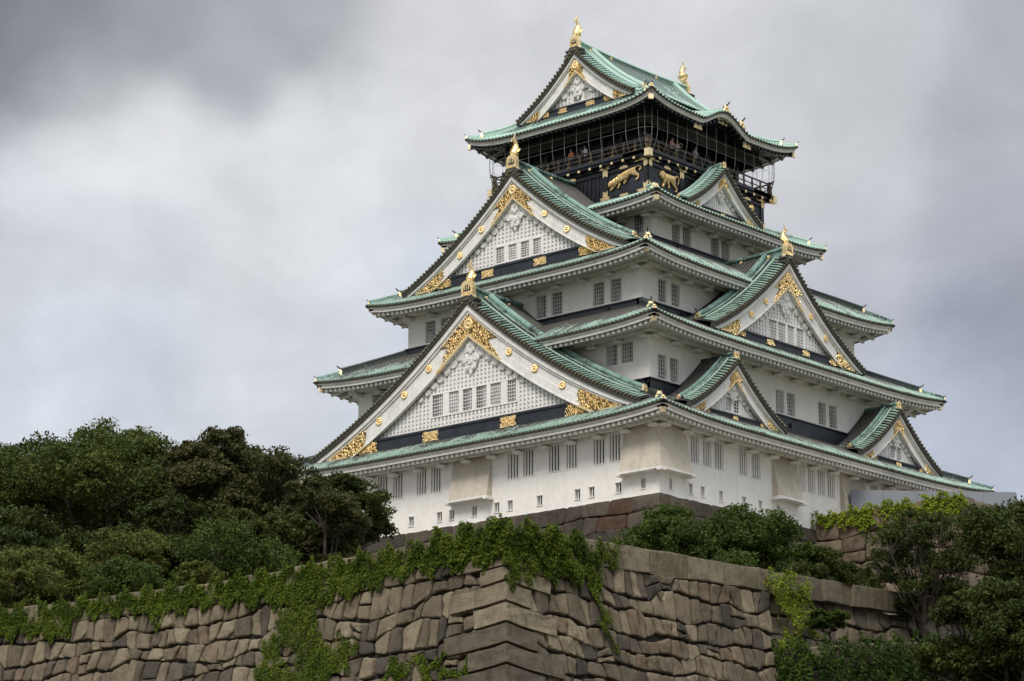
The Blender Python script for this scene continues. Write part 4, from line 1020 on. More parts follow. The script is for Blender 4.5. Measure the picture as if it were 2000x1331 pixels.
def wall_face_stones(m, F, a0, a1, ztop, zbot, ch, sw, bat, start, jit, gap, bulge, tones, split=.12, seed=0):
    """F origin on top edge corner; bat(depth)->outward offset"""
    random.seed(seed)
    P3 = lambda a, z, b: F.p(a, bat(ztop(0)-z)+b, z)
    n = int((ztop(0)-zbot)/ch)+1
    line = lambda j, a: ztop(a)*max(0, 1-j*.06)+ztop(0)*min(1, j*.06)-j*ch+(0 if j == 0 else jit*ch*(math.sin(a*.9+j*2.1)*.5+math.sin(a*2.3+j*5.3)*.35+math.sin(a*.31+j)*.4))
    for j in range(n):
        a = max(a0, start(j)); prev = (a, a)
        while a < a1:
            w = sw*random.uniform(.62, 1.45); na = min(a+w, a1) if a1-(a+w) > sw*.4 else a1
            tl = na+random.uniform(-1, 1)*jit*sw*.42 if na < a1 else a1; tr = na+random.uniform(-1, 1)*jit*sw*.42 if na < a1 else a1
            b0, t0 = prev
            d = random.uniform(-.06, .06)*jit*ch*2
            q = [(b0, line(j+1, b0)), (tl, line(j+1, tl)), (tr, line(j, tr)+d), (t0, line(j, t0))]
            if min(q[1][0]-q[0][0], q[2][0]-q[3][0]) > .15:
                tn = tones(a, q[0][1])
                if random.random() < split and ch > .5:
                    f = random.uniform(.35, .65); l_ = (q[0][0]+(q[3][0]-q[0][0])*f, q[0][1]+(q[3][1]-q[0][1])*f); r_ = (q[1][0]+(q[2][0]-q[1][0])*f, q[1][1]+(q[2][1]-q[1][1])*f)
                    stone_cell(m, P3, [q[0], q[1], r_, l_], gap, bulge, tn); stone_cell(m, P3, [l_, r_, q[2], q[3]], gap, bulge, tones(a, q[0][1]))
                else: stone_cell(m, P3, q, gap*random.uniform(.7, 1.4), bulge*random.uniform(.7, 1.35), tn)
            prev = (tl, tr); a = na
def vnoise(j, x):
    i = math.floor(x); f = x-i; return (hsh(j*7.3+1.1, i*3.7+.3)-.5)*(1-f)+(hsh(j*7.3+1.1, (i+1)*3.7+.3)-.5)*f
def clift(a, t): return .52*math.exp(-max(0, a)/3.0)*t      # corner courses rise towards the quoins
def courses(m, F, a0, a1, ztop, zbot, ch, sw, bat, gap, bulge, tones, seed=0, corner=0):
    random.seed(seed); P3 = lambda a, z, b: F.p(a, bat(ztop(0)-z)+b, z); n = int((ztop(0)-zbot)/ch)+1
    hs = [0]
    for j in range(n+2): hs.append(hs[-1]+ch*random.uniform(.82, 1.2))
    def line(j, a):
        if j == 0: return ztop(max(a0, min(a1, a)))
        w = min(1, j*.12); cl_ = clift(a, min(1, j*.5))*corner; return cl_+ztop(max(a0, min(a1, a)))*(1-w)+ztop(0)*w-hs[j]-.45*min(1, j*.5)*corner*0+ch*(vnoise(j+seed, a/(1.25*sw))*.35+vnoise(j*3+seed, a/(4*sw))*.25+(hsh(j*5.1+seed, math.floor(a/(2.3*sw)+hsh(j, seed)*5))-.5)*.62)
    j = 0
    while line(j, a0) > zbot:
        a = a0; pb, pt = a0, a0
        while a < a1-.05:
            w = sw*random.choice([random.uniform(.5, .75), random.uniform(.8, 1.1), random.uniform(.8, 1.2), random.uniform(1.1, 1.4)])
            na = min(a1, a+w) if a1-a-w > .4*sw else a1
            sl = 0 if na >= a1 else random.gauss(0, .10)*sw; nb, nt_ = na-sl, na+sl
            q = [(pb, line(j+1, pb)), (nb, line(j+1, nb)), (nt_, line(j, nt_)), (pt, line(j, pt))]
            q = [(x+random.uniform(-.035, .035)*sw, z+random.uniform(-.07, .07)*ch) for x, z in q]; g_ = gap*random.uniform(.6, 1.7); bl = bulge*random.uniform(.5, 1.5)
            u = random.random()
            if u < .05 and w > .8*sw:                      # two thin stones
                f = random.uniform(.35, .65); l_ = (q[0][0], q[0][1]+(q[3][1]-q[0][1])*f); r_ = (q[1][0], q[1][1]+(q[2][1]-q[1][1])*f)
                stone_cell(m, P3, [q[0], q[1], r_, l_], g_, bl, tones(a, 0), .12); stone_cell(m, P3, [l_, r_, q[2], q[3]], g_, bl, tones(a, 0), .12)
            elif u < .24 and w > .9*sw:                    # corner cut off by a small filler stone
                c = random.randrange(4); B = Vector(q[c]); A_ = B.lerp(Vector(q[c-1]), random.uniform(.28, .42)); C_ = B.lerp(Vector(q[(c+1) % 4]), random.uniform(.28, .42))
                big = [q[i] for i in range(c)]+[tuple(A_), tuple(C_)]+[q[i] for i in range(c+1, 4)]
                stone_cell(m, P3, big, g_, bl, tones(a, 0), .13); stone_cell(m, P3, [tuple(A_), tuple(B), tuple(C_)], g_*.7, bl*.5, tones(a, 0), .15)
            else: stone_cell(m, P3, q, g_, bl, tones(a, 0), .17)
            pb, pt = nb, nt_; a = na
        j += 1
def rubble(m, F, a0, a1, ztop, zbot, ch, sw, bat, gap, bulge, tones, seed=0):
    """irregular rough-coursed blocks: cells around jittered, half-bonded centres"""
    random.seed(seed); P3 = lambda a, z, b: F.p(a, bat(ztop(0)-z)+b, z); n = int((ztop(0)-zbot)/ch)+2; rows = []
    for j in range(-1, n+1):
        r = []; a = a0-sw*random.uniform(.2, 1.2)
        while a < a1+sw:
            r.append((a, ztop(max(a0, min(a1, a)))-(j+.5)*ch+random.uniform(-.27, .27)*ch)); a += sw*random.choice([random.uniform(.45, .7), random.uniform(.85, 1.2), random.uniform(.85, 1.2), random.uniform(1.1, 1.7)])
        rows.append(r)
    for j in range(1, n+1):
        for c in rows[j]:
            if c[0] < a0-.2*sw or c[0] > a1+.2*sw: continue
            zt_ = ztop(max(a0, min(a1, c[0])))
            poly = [(a0, zbot-1), (a1, zbot-1), (a1, zt_), (a0, zt_)] if j == 1 else [(a0, zbot-1), (a1, zbot-1), (a1, ztop(0)+2), (a0, ztop(0)+2)]
            nb = [p for r in rows[max(1, j-2):j+3] for p in r if p is not c and abs(p[0]-c[0]) < sw*3]
            nb.sort(key=lambda p: (p[0]-c[0])**2+(p[1]-c[1])**2)
            for p in nb[:16]:
                # anisotropic bisector keeps the stones blocky
                fx, fz = 1.0, 1.35; nx_, nz = (p[0]-c[0])*fx*fx, (p[1]-c[1])*fz*fz; mx_, mz = (p[0]+c[0])/2, (p[1]+c[1])/2; out_ = []
                for i in range(len(poly)):
                    A_, B_ = poly[i], poly[(i+1) % len(poly)]; da = (A_[0]-mx_)*nx_+(A_[1]-mz)*nz; db = (B_[0]-mx_)*nx_+(B_[1]-mz)*nz
                    if da <= 0: out_.append(A_)
                    if (da < 0 < db) or (db < 0 < da): t = da/(da-db); out_.append((A_[0]+(B_[0]-A_[0])*t, A_[1]+(B_[1]-A_[1])*t))
                poly = out_
                if len(poly) < 3: break
            if len(poly) < 3: continue
            w = max(p[0] for p in poly)-min(p[0] for p in poly); h = max(p[1] for p in poly)-min(p[1] for p in poly)
            if w < .22 or h < .18 or w > 3.5*sw: continue
            # drop tiny edges
            q = [p for i, p in enumerate(poly) if math.hypot(p[0]-poly[i-1][0], p[1]-poly[i-1][1]) > .10]
            if len(q) < 3: continue
            stone_cell(m, P3, q, gap*random.uniform(.6, 1.9), bulge*random.uniform(.6, 1.6), tones(c[0], c[1]), .11)
def quoin(m, P3, xa, ya, z0, z1, tone, r=.07):
    """corner block: xa along the first face, ya along the second; P3(x,y,z)"""
    g_ = [0, .04, .3, .7, .96, 1]; vs = {}; V = []; Fc = []
    def vid(i, j, k):
        key = (i, j, k)
        if key not in vs:
            e = sum(1 for t in (i, j, k) if t in (0, 5)); u, v, w = g_[i], g_[j], g_[k]
            def rd(t, idx, L): return (r*(e-1)*.45 if idx == 0 else -r*(e-1)*.45 if idx == 5 else 0) if e > 1 else 0
            nz = (hsh(i*1.3+xa, j*2.1+z0, k*3.7)-.5)*.06
            x = u*xa+rd(u, i, xa); y = v*ya+rd(v, j, ya); z = z0+w*(z1-z0)+rd(w, k, 1)
            if j == 0: y -= nz+.03
            if i == 0: x -= nz+.03
            vs[key] = len(V); V.append(P3(x, y, z))
        return vs[key]
    for a in range(5):
        for b in range(5):
            for fx in (0, 5):
                Fc.append((vid(fx, a, b), vid(fx, a+1, b), vid(fx, a+1, b+1), vid(fx, a, b+1)))
                Fc.append((vid(a, fx, b), vid(a+1, fx, b), vid(a+1, fx, b+1), vid(a, fx, b+1)))
                Fc.append((vid(a, b, fx), vid(a+1, b, fx), vid(a+1, b+1, fx), vid(a, b+1, fx)))
    m.add(V, Fc, 0, tone)
def backing(m, F, a0, a1, zt, zb, bat, off=-.14):
    n = 12; vs = []
    for q in range(n+1):
        z = zt+(zb-zt)*q/n; vs += [F.p(a0, bat(zt-z)+off, z), F.p(a1, bat(zt-z)+off, z)]
    m.add(vs, [(2*q, 2*q+1, 2*q+3, 2*q+2) for q in range(n)], 1, 0.)

XF, YF = 53.1, -74.3
batf = lambda d: .0+.19*max(0, d)+.004*max(0, d)**2
def corner_wall(name, lab, X, Y, ztL, ztR, lenL, lenR, zbot, ch, sw, bat, jit, gap, bulge, tones, mat_, qlong, qshort, seed, caph=0, capw=2.2, qt=None, group=None, split=.12, qh=None, qproud=.10, rub=False):
    m = MB(); FL = Fr((X, Y, 0), (-1, 0, 0), (0, -1, 0)); FR_ = Fr((X, Y, 0), (0, 1, 0), (1, 0, 0)); z0 = ztL(0)-caph
    zl = lambda a: ztL(a)-caph; zr = lambda a: ztR(a)-caph
    if rub:
        courses(m, FL, qshort-.35, lenL, zl, zbot, ch, sw, bat, gap, bulge, tones, seed, 1); courses(m, FR_, qshort-.35, lenR, zr, zbot, ch, sw, bat, gap, bulge, tones, seed+1, 1)
    else: wall_face_stones(m, FL, 0, lenL, zl, zbot, ch, sw, bat, lambda j: qshort-.35, jit, gap, bulge, tones, split, seed)
    if not rub: wall_face_stones(m, FR_, 0, lenR, zr, zbot, ch, sw, bat, lambda j: qshort-.35, jit, gap, bulge, tones, split, seed+1)
    random.seed(seed+2); ch = qh or ch; pr = qproud; n = int((z0-zbot)/ch)+1
    for j in range(n):
        zt_, zb_ = z0-j*ch, z0-(j+1)*ch; o = lambda z: bat(z0-z)
        l, r_ = (qlong, qshort) if j % 2 == 0 else (qshort, qlong)
        P3 = lambda x, y, z: (X+bat(z0-z)+pr-x, Y-bat(z0-z)-pr+y, z+(clift(max(x, y), min(1, max(0, (z0-z)/1.5))) if rub else 0))
        quoin(m, P3, l+bat(z0-zt_)-.03, r_+bat(z0-zt_)-.03, zb_+gap, zt_-gap*.5, qt() if qt else tones(0, zt_))
    backing(m, FL, -.1, lenL, z0-.05, zbot-.5, bat); backing(m, FR_, -.1, lenR, z0-.05, zbot-.5, bat)
    w = m.build(name, [mat_, M_JOINT], None, 'tone', smooth=not rub)
    tag(w, lab, 'stone wall', group)
    if caph:
        c = MB(); random.seed(seed+5)
        for F, zt, ln, s0 in ((FL, ztL, lenL, .85), (FR_, ztR, lenR, 1.9)):
            a = s0
            while a < ln:
                w_ = capw*random.uniform(.75, 1.25); na = min(ln, a+w_)
                P3 = lambda a_, z, b, F=F: F.p(a_, b+.02, z)
                stone_cell(c, P3, [(a, zt(a)-caph+.0), (na, zt(na)-caph+.0), (na, zt(na)), (a, zt(a))], .012, .035, random.random(), .03)
                c.add([F.p(a, .0, zt(a)-.02), F.p(na, .0, zt(na)-.02), F.p(na, -.9, zt(na)-.02), F.p(a, -.9, zt(a)-.02)], [(0, 1, 2, 3)], 0, .5)
                a = na
        quoin(c, lambda x, y, z: (X+.05-x, Y-.05+y, z), .87, 1.92, ztL(0)-caph+.02, ztL(0), .6, .04)
        c.build('capstone', M_CAP, w, 'tone')
    return w
tone_f = lambda a, z: random.random()**.85
ztL = lambda a: -14.50-.36*min(1, a/16)**1.2+.20*max(0, (a-17)/14)
ztR = lambda a: -14.42+.030*a
W1_ = corner_wall('stone_wall', 'high battered retaining wall of irregular granite blocks in the foreground, ivy hanging from its corner', XF, YF, ztL, ztR, 44, 17.3, -34.6, .82, .76, batf, .36, .036, .085, tone_f, M_STONE, 2.6, 1.2, 11, 1.0, 2.3, qh=.83, rub=True)
# recessed continuation on the right
m = MB(); F2 = Fr((XF-.55, YF+17.3, 0), (0, 1, 0), (1, 0, 0)); zt2 = lambda a: ztR(a+17.3)-1.0
courses(m, F2, 0, 30, zt2, -24, .95, 1.1, batf, .026, .09, lambda a, z: random.random()*.75+.1, 31)
backing(m, F2, 0, 30, zt2(0)-.05, -34.5, batf)
w2 = m.build('stone_wall', [M_STONE, M_JOINT], None, 'tone'); tag(w2, 'set-back stretch of granite wall with pale capstones, right of the light green creeper and behind the pine', 'stone wall')
m = MB(); a = 0; random.seed(5)
while a < 30:
    na = a+random.uniform(1.8, 2.8); zz = lambda x: ztR(x+17.3)
    stone_cell(m, lambda a_, z, b: F2.p(a_, b+.30, z), [(a, zz(a)-1.0), (na, zz(na)-1.0), (na, zz(na)), (a, zz(a))], .012, .035, random.random()*.6, .03)
    m.add([F2.p(a, .28, zz(a)-.02), F2.p(na, .28, zz(na)-.02), F2.p(na, -.9, zz(na)-.02), F2.p(a, -.9, zz(a)-.02)], [(0, 1, 2, 3)], 0, .5); a = na
m.build('capstone', M_CAP, w2, 'tone')
# base of the keep
batk = lambda d: .13*max(0, d)+.006*max(0, d)**2
def tone_k(a, z):
    if 2.0 < a < 3.0 and random.random() < .35: return random.uniform(.84, .95)
    return random.random()**1.1*.78
kb = corner_wall('stone_base', 'dark ashlar stone base directly under the white keep, rust streaked near its corner', 16.78, -18.34, lambda a: -.02, lambda a: -.02, 33.6, 36.7, -15.2, 1.06, 1.75, batk, .16, .012, .05, tone_k, M_STONED, 2.4, 1.0, 51, 0, qt=lambda: random.choice([.5, .6, .99, .7]))
m = MB(); m.box(FACE[0], -16.7, 16.7, -18.2, 18.28, -1.0, -.10); o = m.build('base_top', M_STONED, kb)
m = MB()
for k in (0, 1):
    F = FACE[k]; D = (18.17, 16.6)[k]; L = (16.6, 18.17)[k]; m.box(F, -L-.03, L+.03, D-.4, D+.05, -.12, .02)
m.build('plaster_footing', M_TRIM, kb)
# small block beside the keep
kw_ = corner_wall('stone_wall', 'pinkish wall of very large granite blocks to the right of the keep, below the grey hoarding', 28.4, -1.0, lambda a: .93, lambda a: .93-.03*a, 11.6, 24, -12, 1.75, 2.9, lambda d: .12*d, .22, .03, .10, lambda a, z: random.random(), M_STONEP, 3.4, 1.7, 71, 0)
m = MB(); m.add([(16.8, -.9, .88), (28.3, -.9, .88), (28.3, 23, .85), (16.8, 23, .85)], [(0, 1, 2, 3)]); m.build('wall_top', M_GRAVEL, kw_)
# ivy-clad low terrace
m = MB(); F3 = Fr((55.2, -57.0, 0), (0, 1, 0), (1, 0, 0))
wall_face_stones(m, F3, 0, 30, lambda a: -17.45+.13*a, -25, 1.2, 1.8, lambda d: .15*d, lambda j: 0, .3, .04, .12, lambda a, z: random.random()*.5, 0, 91)
m.add([(52, -57, -17.5), (55.1, -57, -17.5), (55.1, -27, -13.6), (52, -27, -13.6), (52, -59, -34.8), (57.6, -59, -34.8), (57.6, -27, -34.8)], [(0, 1, 2, 3), (0, 4, 5, 1), (1, 5, 6, 2)], 1, .2)
tag(m.build('terrace_wall', [M_STONE, M_JOINT], None, 'tone'), 'low terrace wall smothered in dark ivy at the bottom right', 'stone wall')
# grey hoarding
A, B = Vector((17.1, 2.8, 0)), Vector((25.5, 11.1, 0)); d = (B-A).normalized(); Fh = Fr(A, d, Vector((d.y, -d.x, 0))); LN = (B-A).length
ho = empty('hoarding', (17.1, 2.8, .9)); tag(ho, 'plain grey sheet hoarding standing on the stone block right of the keep', 'hoarding')
m = MB(); npn = 5
for q in range(npn): m.box(Fh, LN*q/npn+.008, LN*(q+1)/npn-.008, -.03, .03, .9, 3.30)
o = m.build('panel', M_HOARD, ho, offset=(17.1, 2.8, .9))
m = MB(); m.box(Fh, -.09, .05, -.06, .06, .9, 2.95)
for q in range(1, npn+1): m.box(Fh, LN*q/npn-.04, LN*q/npn+.04, -.16, -.035, .9, 3.2)
m.box(Fh, 0, LN, -.12, -.035, 2.4, 2.48)
m.build('post', M_POST, ho, offset=(17.1, 2.8, .9))

# ------------------------------------------------------------------ foliage
def leaf_mesh(name, C, Nrm, size, tone, mtl, parent, asp=1.5):
    n = len(C)
    r = rng.normal(size=(n, 3)); t = np.cross(Nrm, r); t /= np.linalg.norm(t, axis=1)[:, None]+1e-9
    b = np.cross(Nrm, t); s = size*rng.uniform(.45, 1.45, n)[:, None]
    V = np.empty((n, 4, 3)); V[:, 0] = C-t*s*asp*.5; V[:, 1] = C+b*s*.42+Nrm*s*.10; V[:, 2] = C+t*s*asp*.5; V[:, 3] = C-b*s*.42+Nrm*s*.10
    me = bpy.data.meshes.new(name); me.vertices.add(4*n); me.vertices.foreach_set('co', V.ravel().astype(np.float32))
    me.loops.add(4*n); me.loops.foreach_set('vertex_index', np.arange(4*n, dtype=np.int32))
    me.polygons.add(n); me.polygons.foreach_set('loop_start', np.arange(0, 4*n, 4, dtype=np.int32)); me.polygons.foreach_set('loop_total', np.full(n, 4, dtype=np.int32))
    me.materials.append(mtl); a = me.attributes.new('tone', 'FLOAT', 'POINT'); a.data.foreach_set('value', np.repeat(np.clip(tone, 0, 1), 4).astype(np.float32))
    me.update(); me.validate(); o = bpy.data.objects.new(name, me); COL.objects.link(o)
    if parent: o.parent = parent
    return o
def unit(n, zb=0.):
    v = rng.normal(size=(n, 3)); v[:, 2] += zb; return v/np.linalg.norm(v, axis=1)[:, None]
def tree(name, lab, cat, pos, H, rx, rz, mtl, lobes=12, puffs=26, leaves=80, ls=.20, group=None, seed=1, flat=.55, trunk=.35, base=None, ry=None, loose=1.0, lobs=.50):
    """pos = foot; crown centre at H-rz above foot"""
    global rng
    rng = np.random.default_rng(seed); random.seed(seed)
    root = empty(name, pos); tag(root, lab, cat, group); ry = ry or rx
    cc = np.array([0, 0, H-rz]); Cs = []; Ns = []; Ts = []; lob = []
    for q in range(lobes):
        u = unit(1, .25)[0]; rr = rng.uniform(.45, .78) if q else 0
        c = cc+u*np.array([rx, ry, rz])*rr; R_ = rx*lobs*rng.uniform(.75, 1.15); lob.append((c, R_))
    for c, R_ in lob:
        lt = rng.uniform(-.10, .10)
        for p in range(puffs):
            u = unit(1, .45)[0]; pc = c+u*np.array([R_, R_, R_*flat])*rng.uniform(.65, 1.0); pr = R_*rng.uniform(.20, .40)*loose
            n = int(leaves*2.4*rng.uniform(.5, 1.4)); v = unit(n, .35); rad = rng.uniform(.35, 1.05, n)[:, None]
            Cs.append(pc+v*rad*np.array([pr, pr, pr*.7])); nn = v*.6+unit(n, .5); Ns.append(nn/np.linalg.norm(nn, axis=1)[:, None])
            Ts.append(.45+lt+rng.normal(0, .10)+rng.normal(0, .13, n))
    leaf_mesh('crown', np.concatenate(Cs), np.concatenate(Ns), ls*.74, np.concatenate(Ts), mtl, root)
    m = MB(); fk = np.array([rng.uniform(-.3, .3), rng.uniform(-.3, .3), max(.6, (H-2*rz)*.9)])
    m.tube([(0, 0, -.3), (.05, 0, fk[2]*.5), tuple(fk)], [trunk*1.3, trunk, trunk*.8], 8)
    for c, R_ in lob:
        e = c-np.array([0, 0, R_*flat*.4]); md = fk*.45+e*.55+np.array([rng.uniform(-.3, .3), rng.uniform(-.3, .3), -.12*H*.3])
        m.tube([tuple(fk), tuple(md), tuple(e)], [trunk*.55, trunk*.32, trunk*.12], 6)
        for z in range(5):
            u = unit(1, .5)[0]; m.tube([tuple(md*.3+e*.7), tuple(e+u*R_*.75*np.array([1, 1, flat]))], [trunk*.14, .025], 5)
    m.build('trunk', M_BARK, root, smooth=True)
    return root
GZ = -15.3
gL = 'broad trees behind the wall left of the keep'
def T(lab, x, y, top, rx, rz, mtl, seed, name='broadleaf_tree', cat='tree', z0=GZ, **k): return tree(name, lab, cat, (x, y, z0), top-z0, rx, rz, mtl, seed=seed, **k)
T('tall olive green camphor tree with a wide domed crown, tallest at the far left', -7.0, -44, 2.8, 8.2, 4.2, M_LEAF_OLIVE, 3, group=gL, lobs=.42, lobes=26, puffs=26, leaves=85, trunk=.5)
T('olive green camphor tree cut by the left edge of the view', -14.6, -49, 2.9, 6.2, 4.6, M_LEAF_OLIVE, 4, group=gL, lobs=.42, lobes=22, puffs=26, leaves=85, trunk=.45)
T('bronze green tree with a rounded top and sky showing through, second from the keep', 7.3, -46, .9, 5.2, 4.4, M_LEAF_BROWN, 5, group=gL, lobs=.44, lobes=22, puffs=26, leaves=80, trunk=.42)
T('brownish green tree overlapping the left corner of the keep', 17.6, -49.5, -3.5, 3.2, 4.2, M_LEAF_BROWN, 6, group=gL, lobs=.46, lobes=18, puffs=26, leaves=85, trunk=.35, ls=.17)
T('dark green tree between the bronze green tree and the keep', 12.4, -43, -1.1, 3.5, 4.5, M_LEAF_DARK, 8, group=gL, lobes=12, puffs=28, leaves=80, trunk=.35)
T('dark leafy tree filling the gap between the two tallest domed crowns', -.5, -40, 1.4, 4.2, 4.6, M_LEAF_DARK, 9, group=gL, lobes=11, puffs=26, leaves=75, trunk=.35)
T('dark green tree low in the shade beneath the bronze green tree', 9.5, -53, -4.6, 4.0, 3.6, M_LEAF_DARK, 10, group=gL, lobes=10, puffs=26, leaves=80, trunk=.3)
T('dark green tree low beneath the far left camphor tree', -4.5, -54, -3.2, 5.0, 3.9, M_LEAF_DARK, 12, group=gL, lobes=11, puffs=26, leaves=80, trunk=.3)
T('dark small tree just left of the brownish one at the keep', 17.0, -54, -6.3, 3.3, 2.9, M_LEAF_DARK, 22, group=gL, lobes=9, puffs=26, leaves=80, trunk=.3)
T('dark thicket tree low behind the shrubs, below the brownish tree', 14.5, -57, -7.0, 3.6, 3.2, M_LEAF_DARK, 23, group=gL, lobes=12, puffs=24, leaves=75, trunk=.25)
T('dark thicket tree low behind the yellow green shrubs at the far left', 1.5, -57, -6.0, 4.4, 3.6, M_LEAF_DARK, 24, group=gL, lobes=12, puffs=24, leaves=75, trunk=.25)
T('dark thicket tree low in the middle, behind the light olive shrub', 8.5, -58, -7.0, 3.6, 3.4, M_LEAF_DARK, 25, group=gL, lobes=12, puffs=24, leaves=75, trunk=.25)
gS = 'shrubs behind the top of the left wall'
T('yellow green bushy shrub behind the wall at the far left', 9.0, -62.5, -8.0, 3.6, 2.9, M_LEAF_LIGHT, 13, name='shrub', cat='shrub', group=gS, lobes=11, puffs=26, leaves=75, ls=.15, trunk=.16)
T('light olive shrub in the middle of the row behind the left wall', 15.4, -61.5, -8.3, 3.3, 2.7, M_LEAF_LIGHT, 14, name='shrub', cat='shrub', group=gS, lobes=11, puffs=26, leaves=75, ls=.15, trunk=.16)
T('darker feathery shrub nearest the keep in the row behind the left wall', 20.6, -59, -8.2, 3.6, 2.6, M_LEAF_MID, 15, name='shrub', cat='shrub', group=gS, lobes=11, puffs=24, leaves=70, ls=.15, trunk=.16)
T('small rounded light shrub at the foot of the row behind the left wall', 23.0, -63.5, -11.0, 1.5, 1.2, M_LEAF_LIGHT, 16, name='shrub', cat='shrub', group=gS, lobes=6, puffs=18, leaves=60, ls=.13, trunk=.08)
T('low yellow green shrub cut by the left edge above the ivy', 12.5, -66.5, -10.3, 3.0, 2.2, M_LEAF_LIGHT, 17, name='shrub', cat='shrub', group=gS, lobes=9, puffs=22, leaves=70, ls=.14, trunk=.12)
T('low olive shrub right behind the ivy at the middle of the left wall', 19.5, -66, -11.0, 3.0, 1.9, M_LEAF_MID, 18, name='shrub', cat='shrub', group=gS, lobes=8, puffs=22, leaves=70, ls=.14, trunk=.12)
gR = 'cherry trees in front of the base of the keep'
T('leafy cherry tree hiding the stone base just right of its corner', 43.0, -50.6, -9.1, 2.6, 2.2, M_LEAF_MID, 41, name='cherry_tree', group=gR, lobes=13, puffs=24, leaves=55, ls=.15, trunk=.16, loose=1.15)
T('taller leafy cherry tree with loose twigs against the white wall', 41.5, -44.0, -7.6, 3.0, 2.6, M_LEAF_MID, 42, name='cherry_tree', group=gR, lobes=14, puffs=24, leaves=55, ls=.15, trunk=.18, loose=1.15)
T('leafy cherry tree under the second stone drop bay', 39.5, -37.6, -6.9, 2.8, 2.6, M_LEAF_MID, 43, name='cherry_tree', group=gR, lobes=13, puffs=24, leaves=55, ls=.15, trunk=.16, loose=1.15)
T('smaller dark cherry tree at the right end of the row, below the hoarding', 41.5, -35.0, -8.4, 2.3, 2.4, M_LEAF_DARK, 44, name='cherry_tree', group=gR, lobes=10, puffs=22, leaves=55, ls=.15, trunk=.14, loose=1.15)
T('low leafy bush spilling over the capstones between the cherry trees', 46.5, -50.5, -11.6, 2.6, 1.3, M_LEAF_MID, 45, name='shrub', cat='shrub', lobes=10, puffs=22, leaves=60, ls=.14, trunk=.1)
T('low leafy bush at the right end above the capstones', 46.0, -45.0, -11.2, 2.6, 1.5, M_LEAF_DARK, 46, name='shrub', cat='shrub', lobes=10, puffs=22, leaves=60, ls=.14, trunk=.1)
T('sparse open tree with bare dark branches in front of the pinkish wall', 54.2, -46.3, -9.1, 2.9, 3.1, M_LEAF_DARK, 47, name='open_tree', z0=-15.8, lobes=30, puffs=12, leaves=30, ls=.13, trunk=.12, flat=.45, loose=1.3, lobs=.30)
T('dense dark conifer-like tree cut by the right edge of the view', 62.3, -50.0, -10.3, 3.9, 5.6, M_LEAF_DARK, 48, name='dark_tree', z0=-24, lobes=34, puffs=26, leaves=70, ls=.15, trunk=.35, flat=.4)
T('dark low-branching tree in the bottom right corner, in front of the ivy terrace', 63.3, -55.4, -14.6, 3.3, 4.2, M_LEAF_DARK, 49, name='dark_tree', z0=-26, lobes=24, puffs=26, leaves=70, ls=.15, trunk=.3, flat=.45)
T('grey green weed bush growing out of the wall below the light green creeper', 54.5, -54.4, -15.2, .95, .95, M_LEAF_MID, 50, name='shrub', cat='shrub', z0=-17.2, lobes=8, puffs=16, leaves=50, ls=.10, trunk=.05)

# ---- ivy
def ivy(name, lab, F, polys, dens, thick, off, mtl, ls=.13, seed=1, patch=.0, nsc=.9):
    r = np.random.default_rng(seed); Cs = []; Ns = []; Ts = []
    global rng
    for poly, dd, th in polys:
        P = np.array(poly); x0, z0 = P.min(0)-.15; x1, z1 = P.max(0)+.15; n = int((x1-x0)*(z1-z0)*dens*dd)
        a = r.uniform(x0, x1, n); z = r.uniform(z0, z1, n); ins = np.zeros(n, bool)
        wa = a+.22*np.sin(z*5.1+a*2.3)+.12*np.sin(a*9+z*4); wz = z+.22*np.sin(a*4.3+z)+.12*np.sin(a*11.3+1.3)+.07*np.sin(a*23)
        for i in range(len(P)):
            (xa, za), (xb, zb) = P[i], P[(i+1) % len(P)]; c = ((za > wz) != (zb > wz)) & (wa < (xb-xa)*(wz-za)/(zb-za+1e-12)+xa); ins ^= c
        f = np.sin(a*2.1*nsc+z*1.3)+np.sin(a*.7-z*2.9*nsc+2)+np.sin(a*5.3*nsc+z*4.1)*.6+np.sin(a*11+z*13)*.35
        k = ins & (f > patch+(1-min(dd, 1))*2.6+r.uniform(-.8, .8, n)); a, z, f = a[k], z[k], f[k]; n = len(a)
        b = off(z)+np.abs(r.normal(0, th*thick*.6, n))+th*thick*(.35+.3*np.sin(a*3+z*2)+.25*np.sin(a*7.7-z*5))
        L, O, Nn = np.array(F.o), np.array(F.l), np.array(F.n)
        C = L+O*a[:, None]+Nn*b[:, None]; C[:, 2] = z; Cs.append(C)
        rr = np.random.default_rng(seed+n); nr = Nn*.9+np.array([0, 0, .55])+rr.normal(0, .45, (n, 3)); Ns.append(nr/np.linalg.norm(nr, axis=1)[:, None])
        Ts.append(.48+.10*np.sin(a*1.7+z*2.3)+.08*np.sin(a*6.1-z*4)+rr.normal(0, .15, n))
    rng = np.random.default_rng(seed)
    o = leaf_mesh(name, np.concatenate(Cs), np.concatenate(Ns), ls, np.concatenate(Ts), mtl, None, 1.15)
    return tag(o, lab, 'ivy', kind='stuff')
FLX = Fr((0, YF, 0), (1, 0, 0), (0, -1, 0)); FRX = Fr((XF, 0, 0), (0, 1, 0), (1, 0, 0))
offL = lambda z: np.where(z > -15.5, .06, .12+.19*np.maximum(0, -15.5-z)+.004*np.maximum(0, -15.5-z)**2)
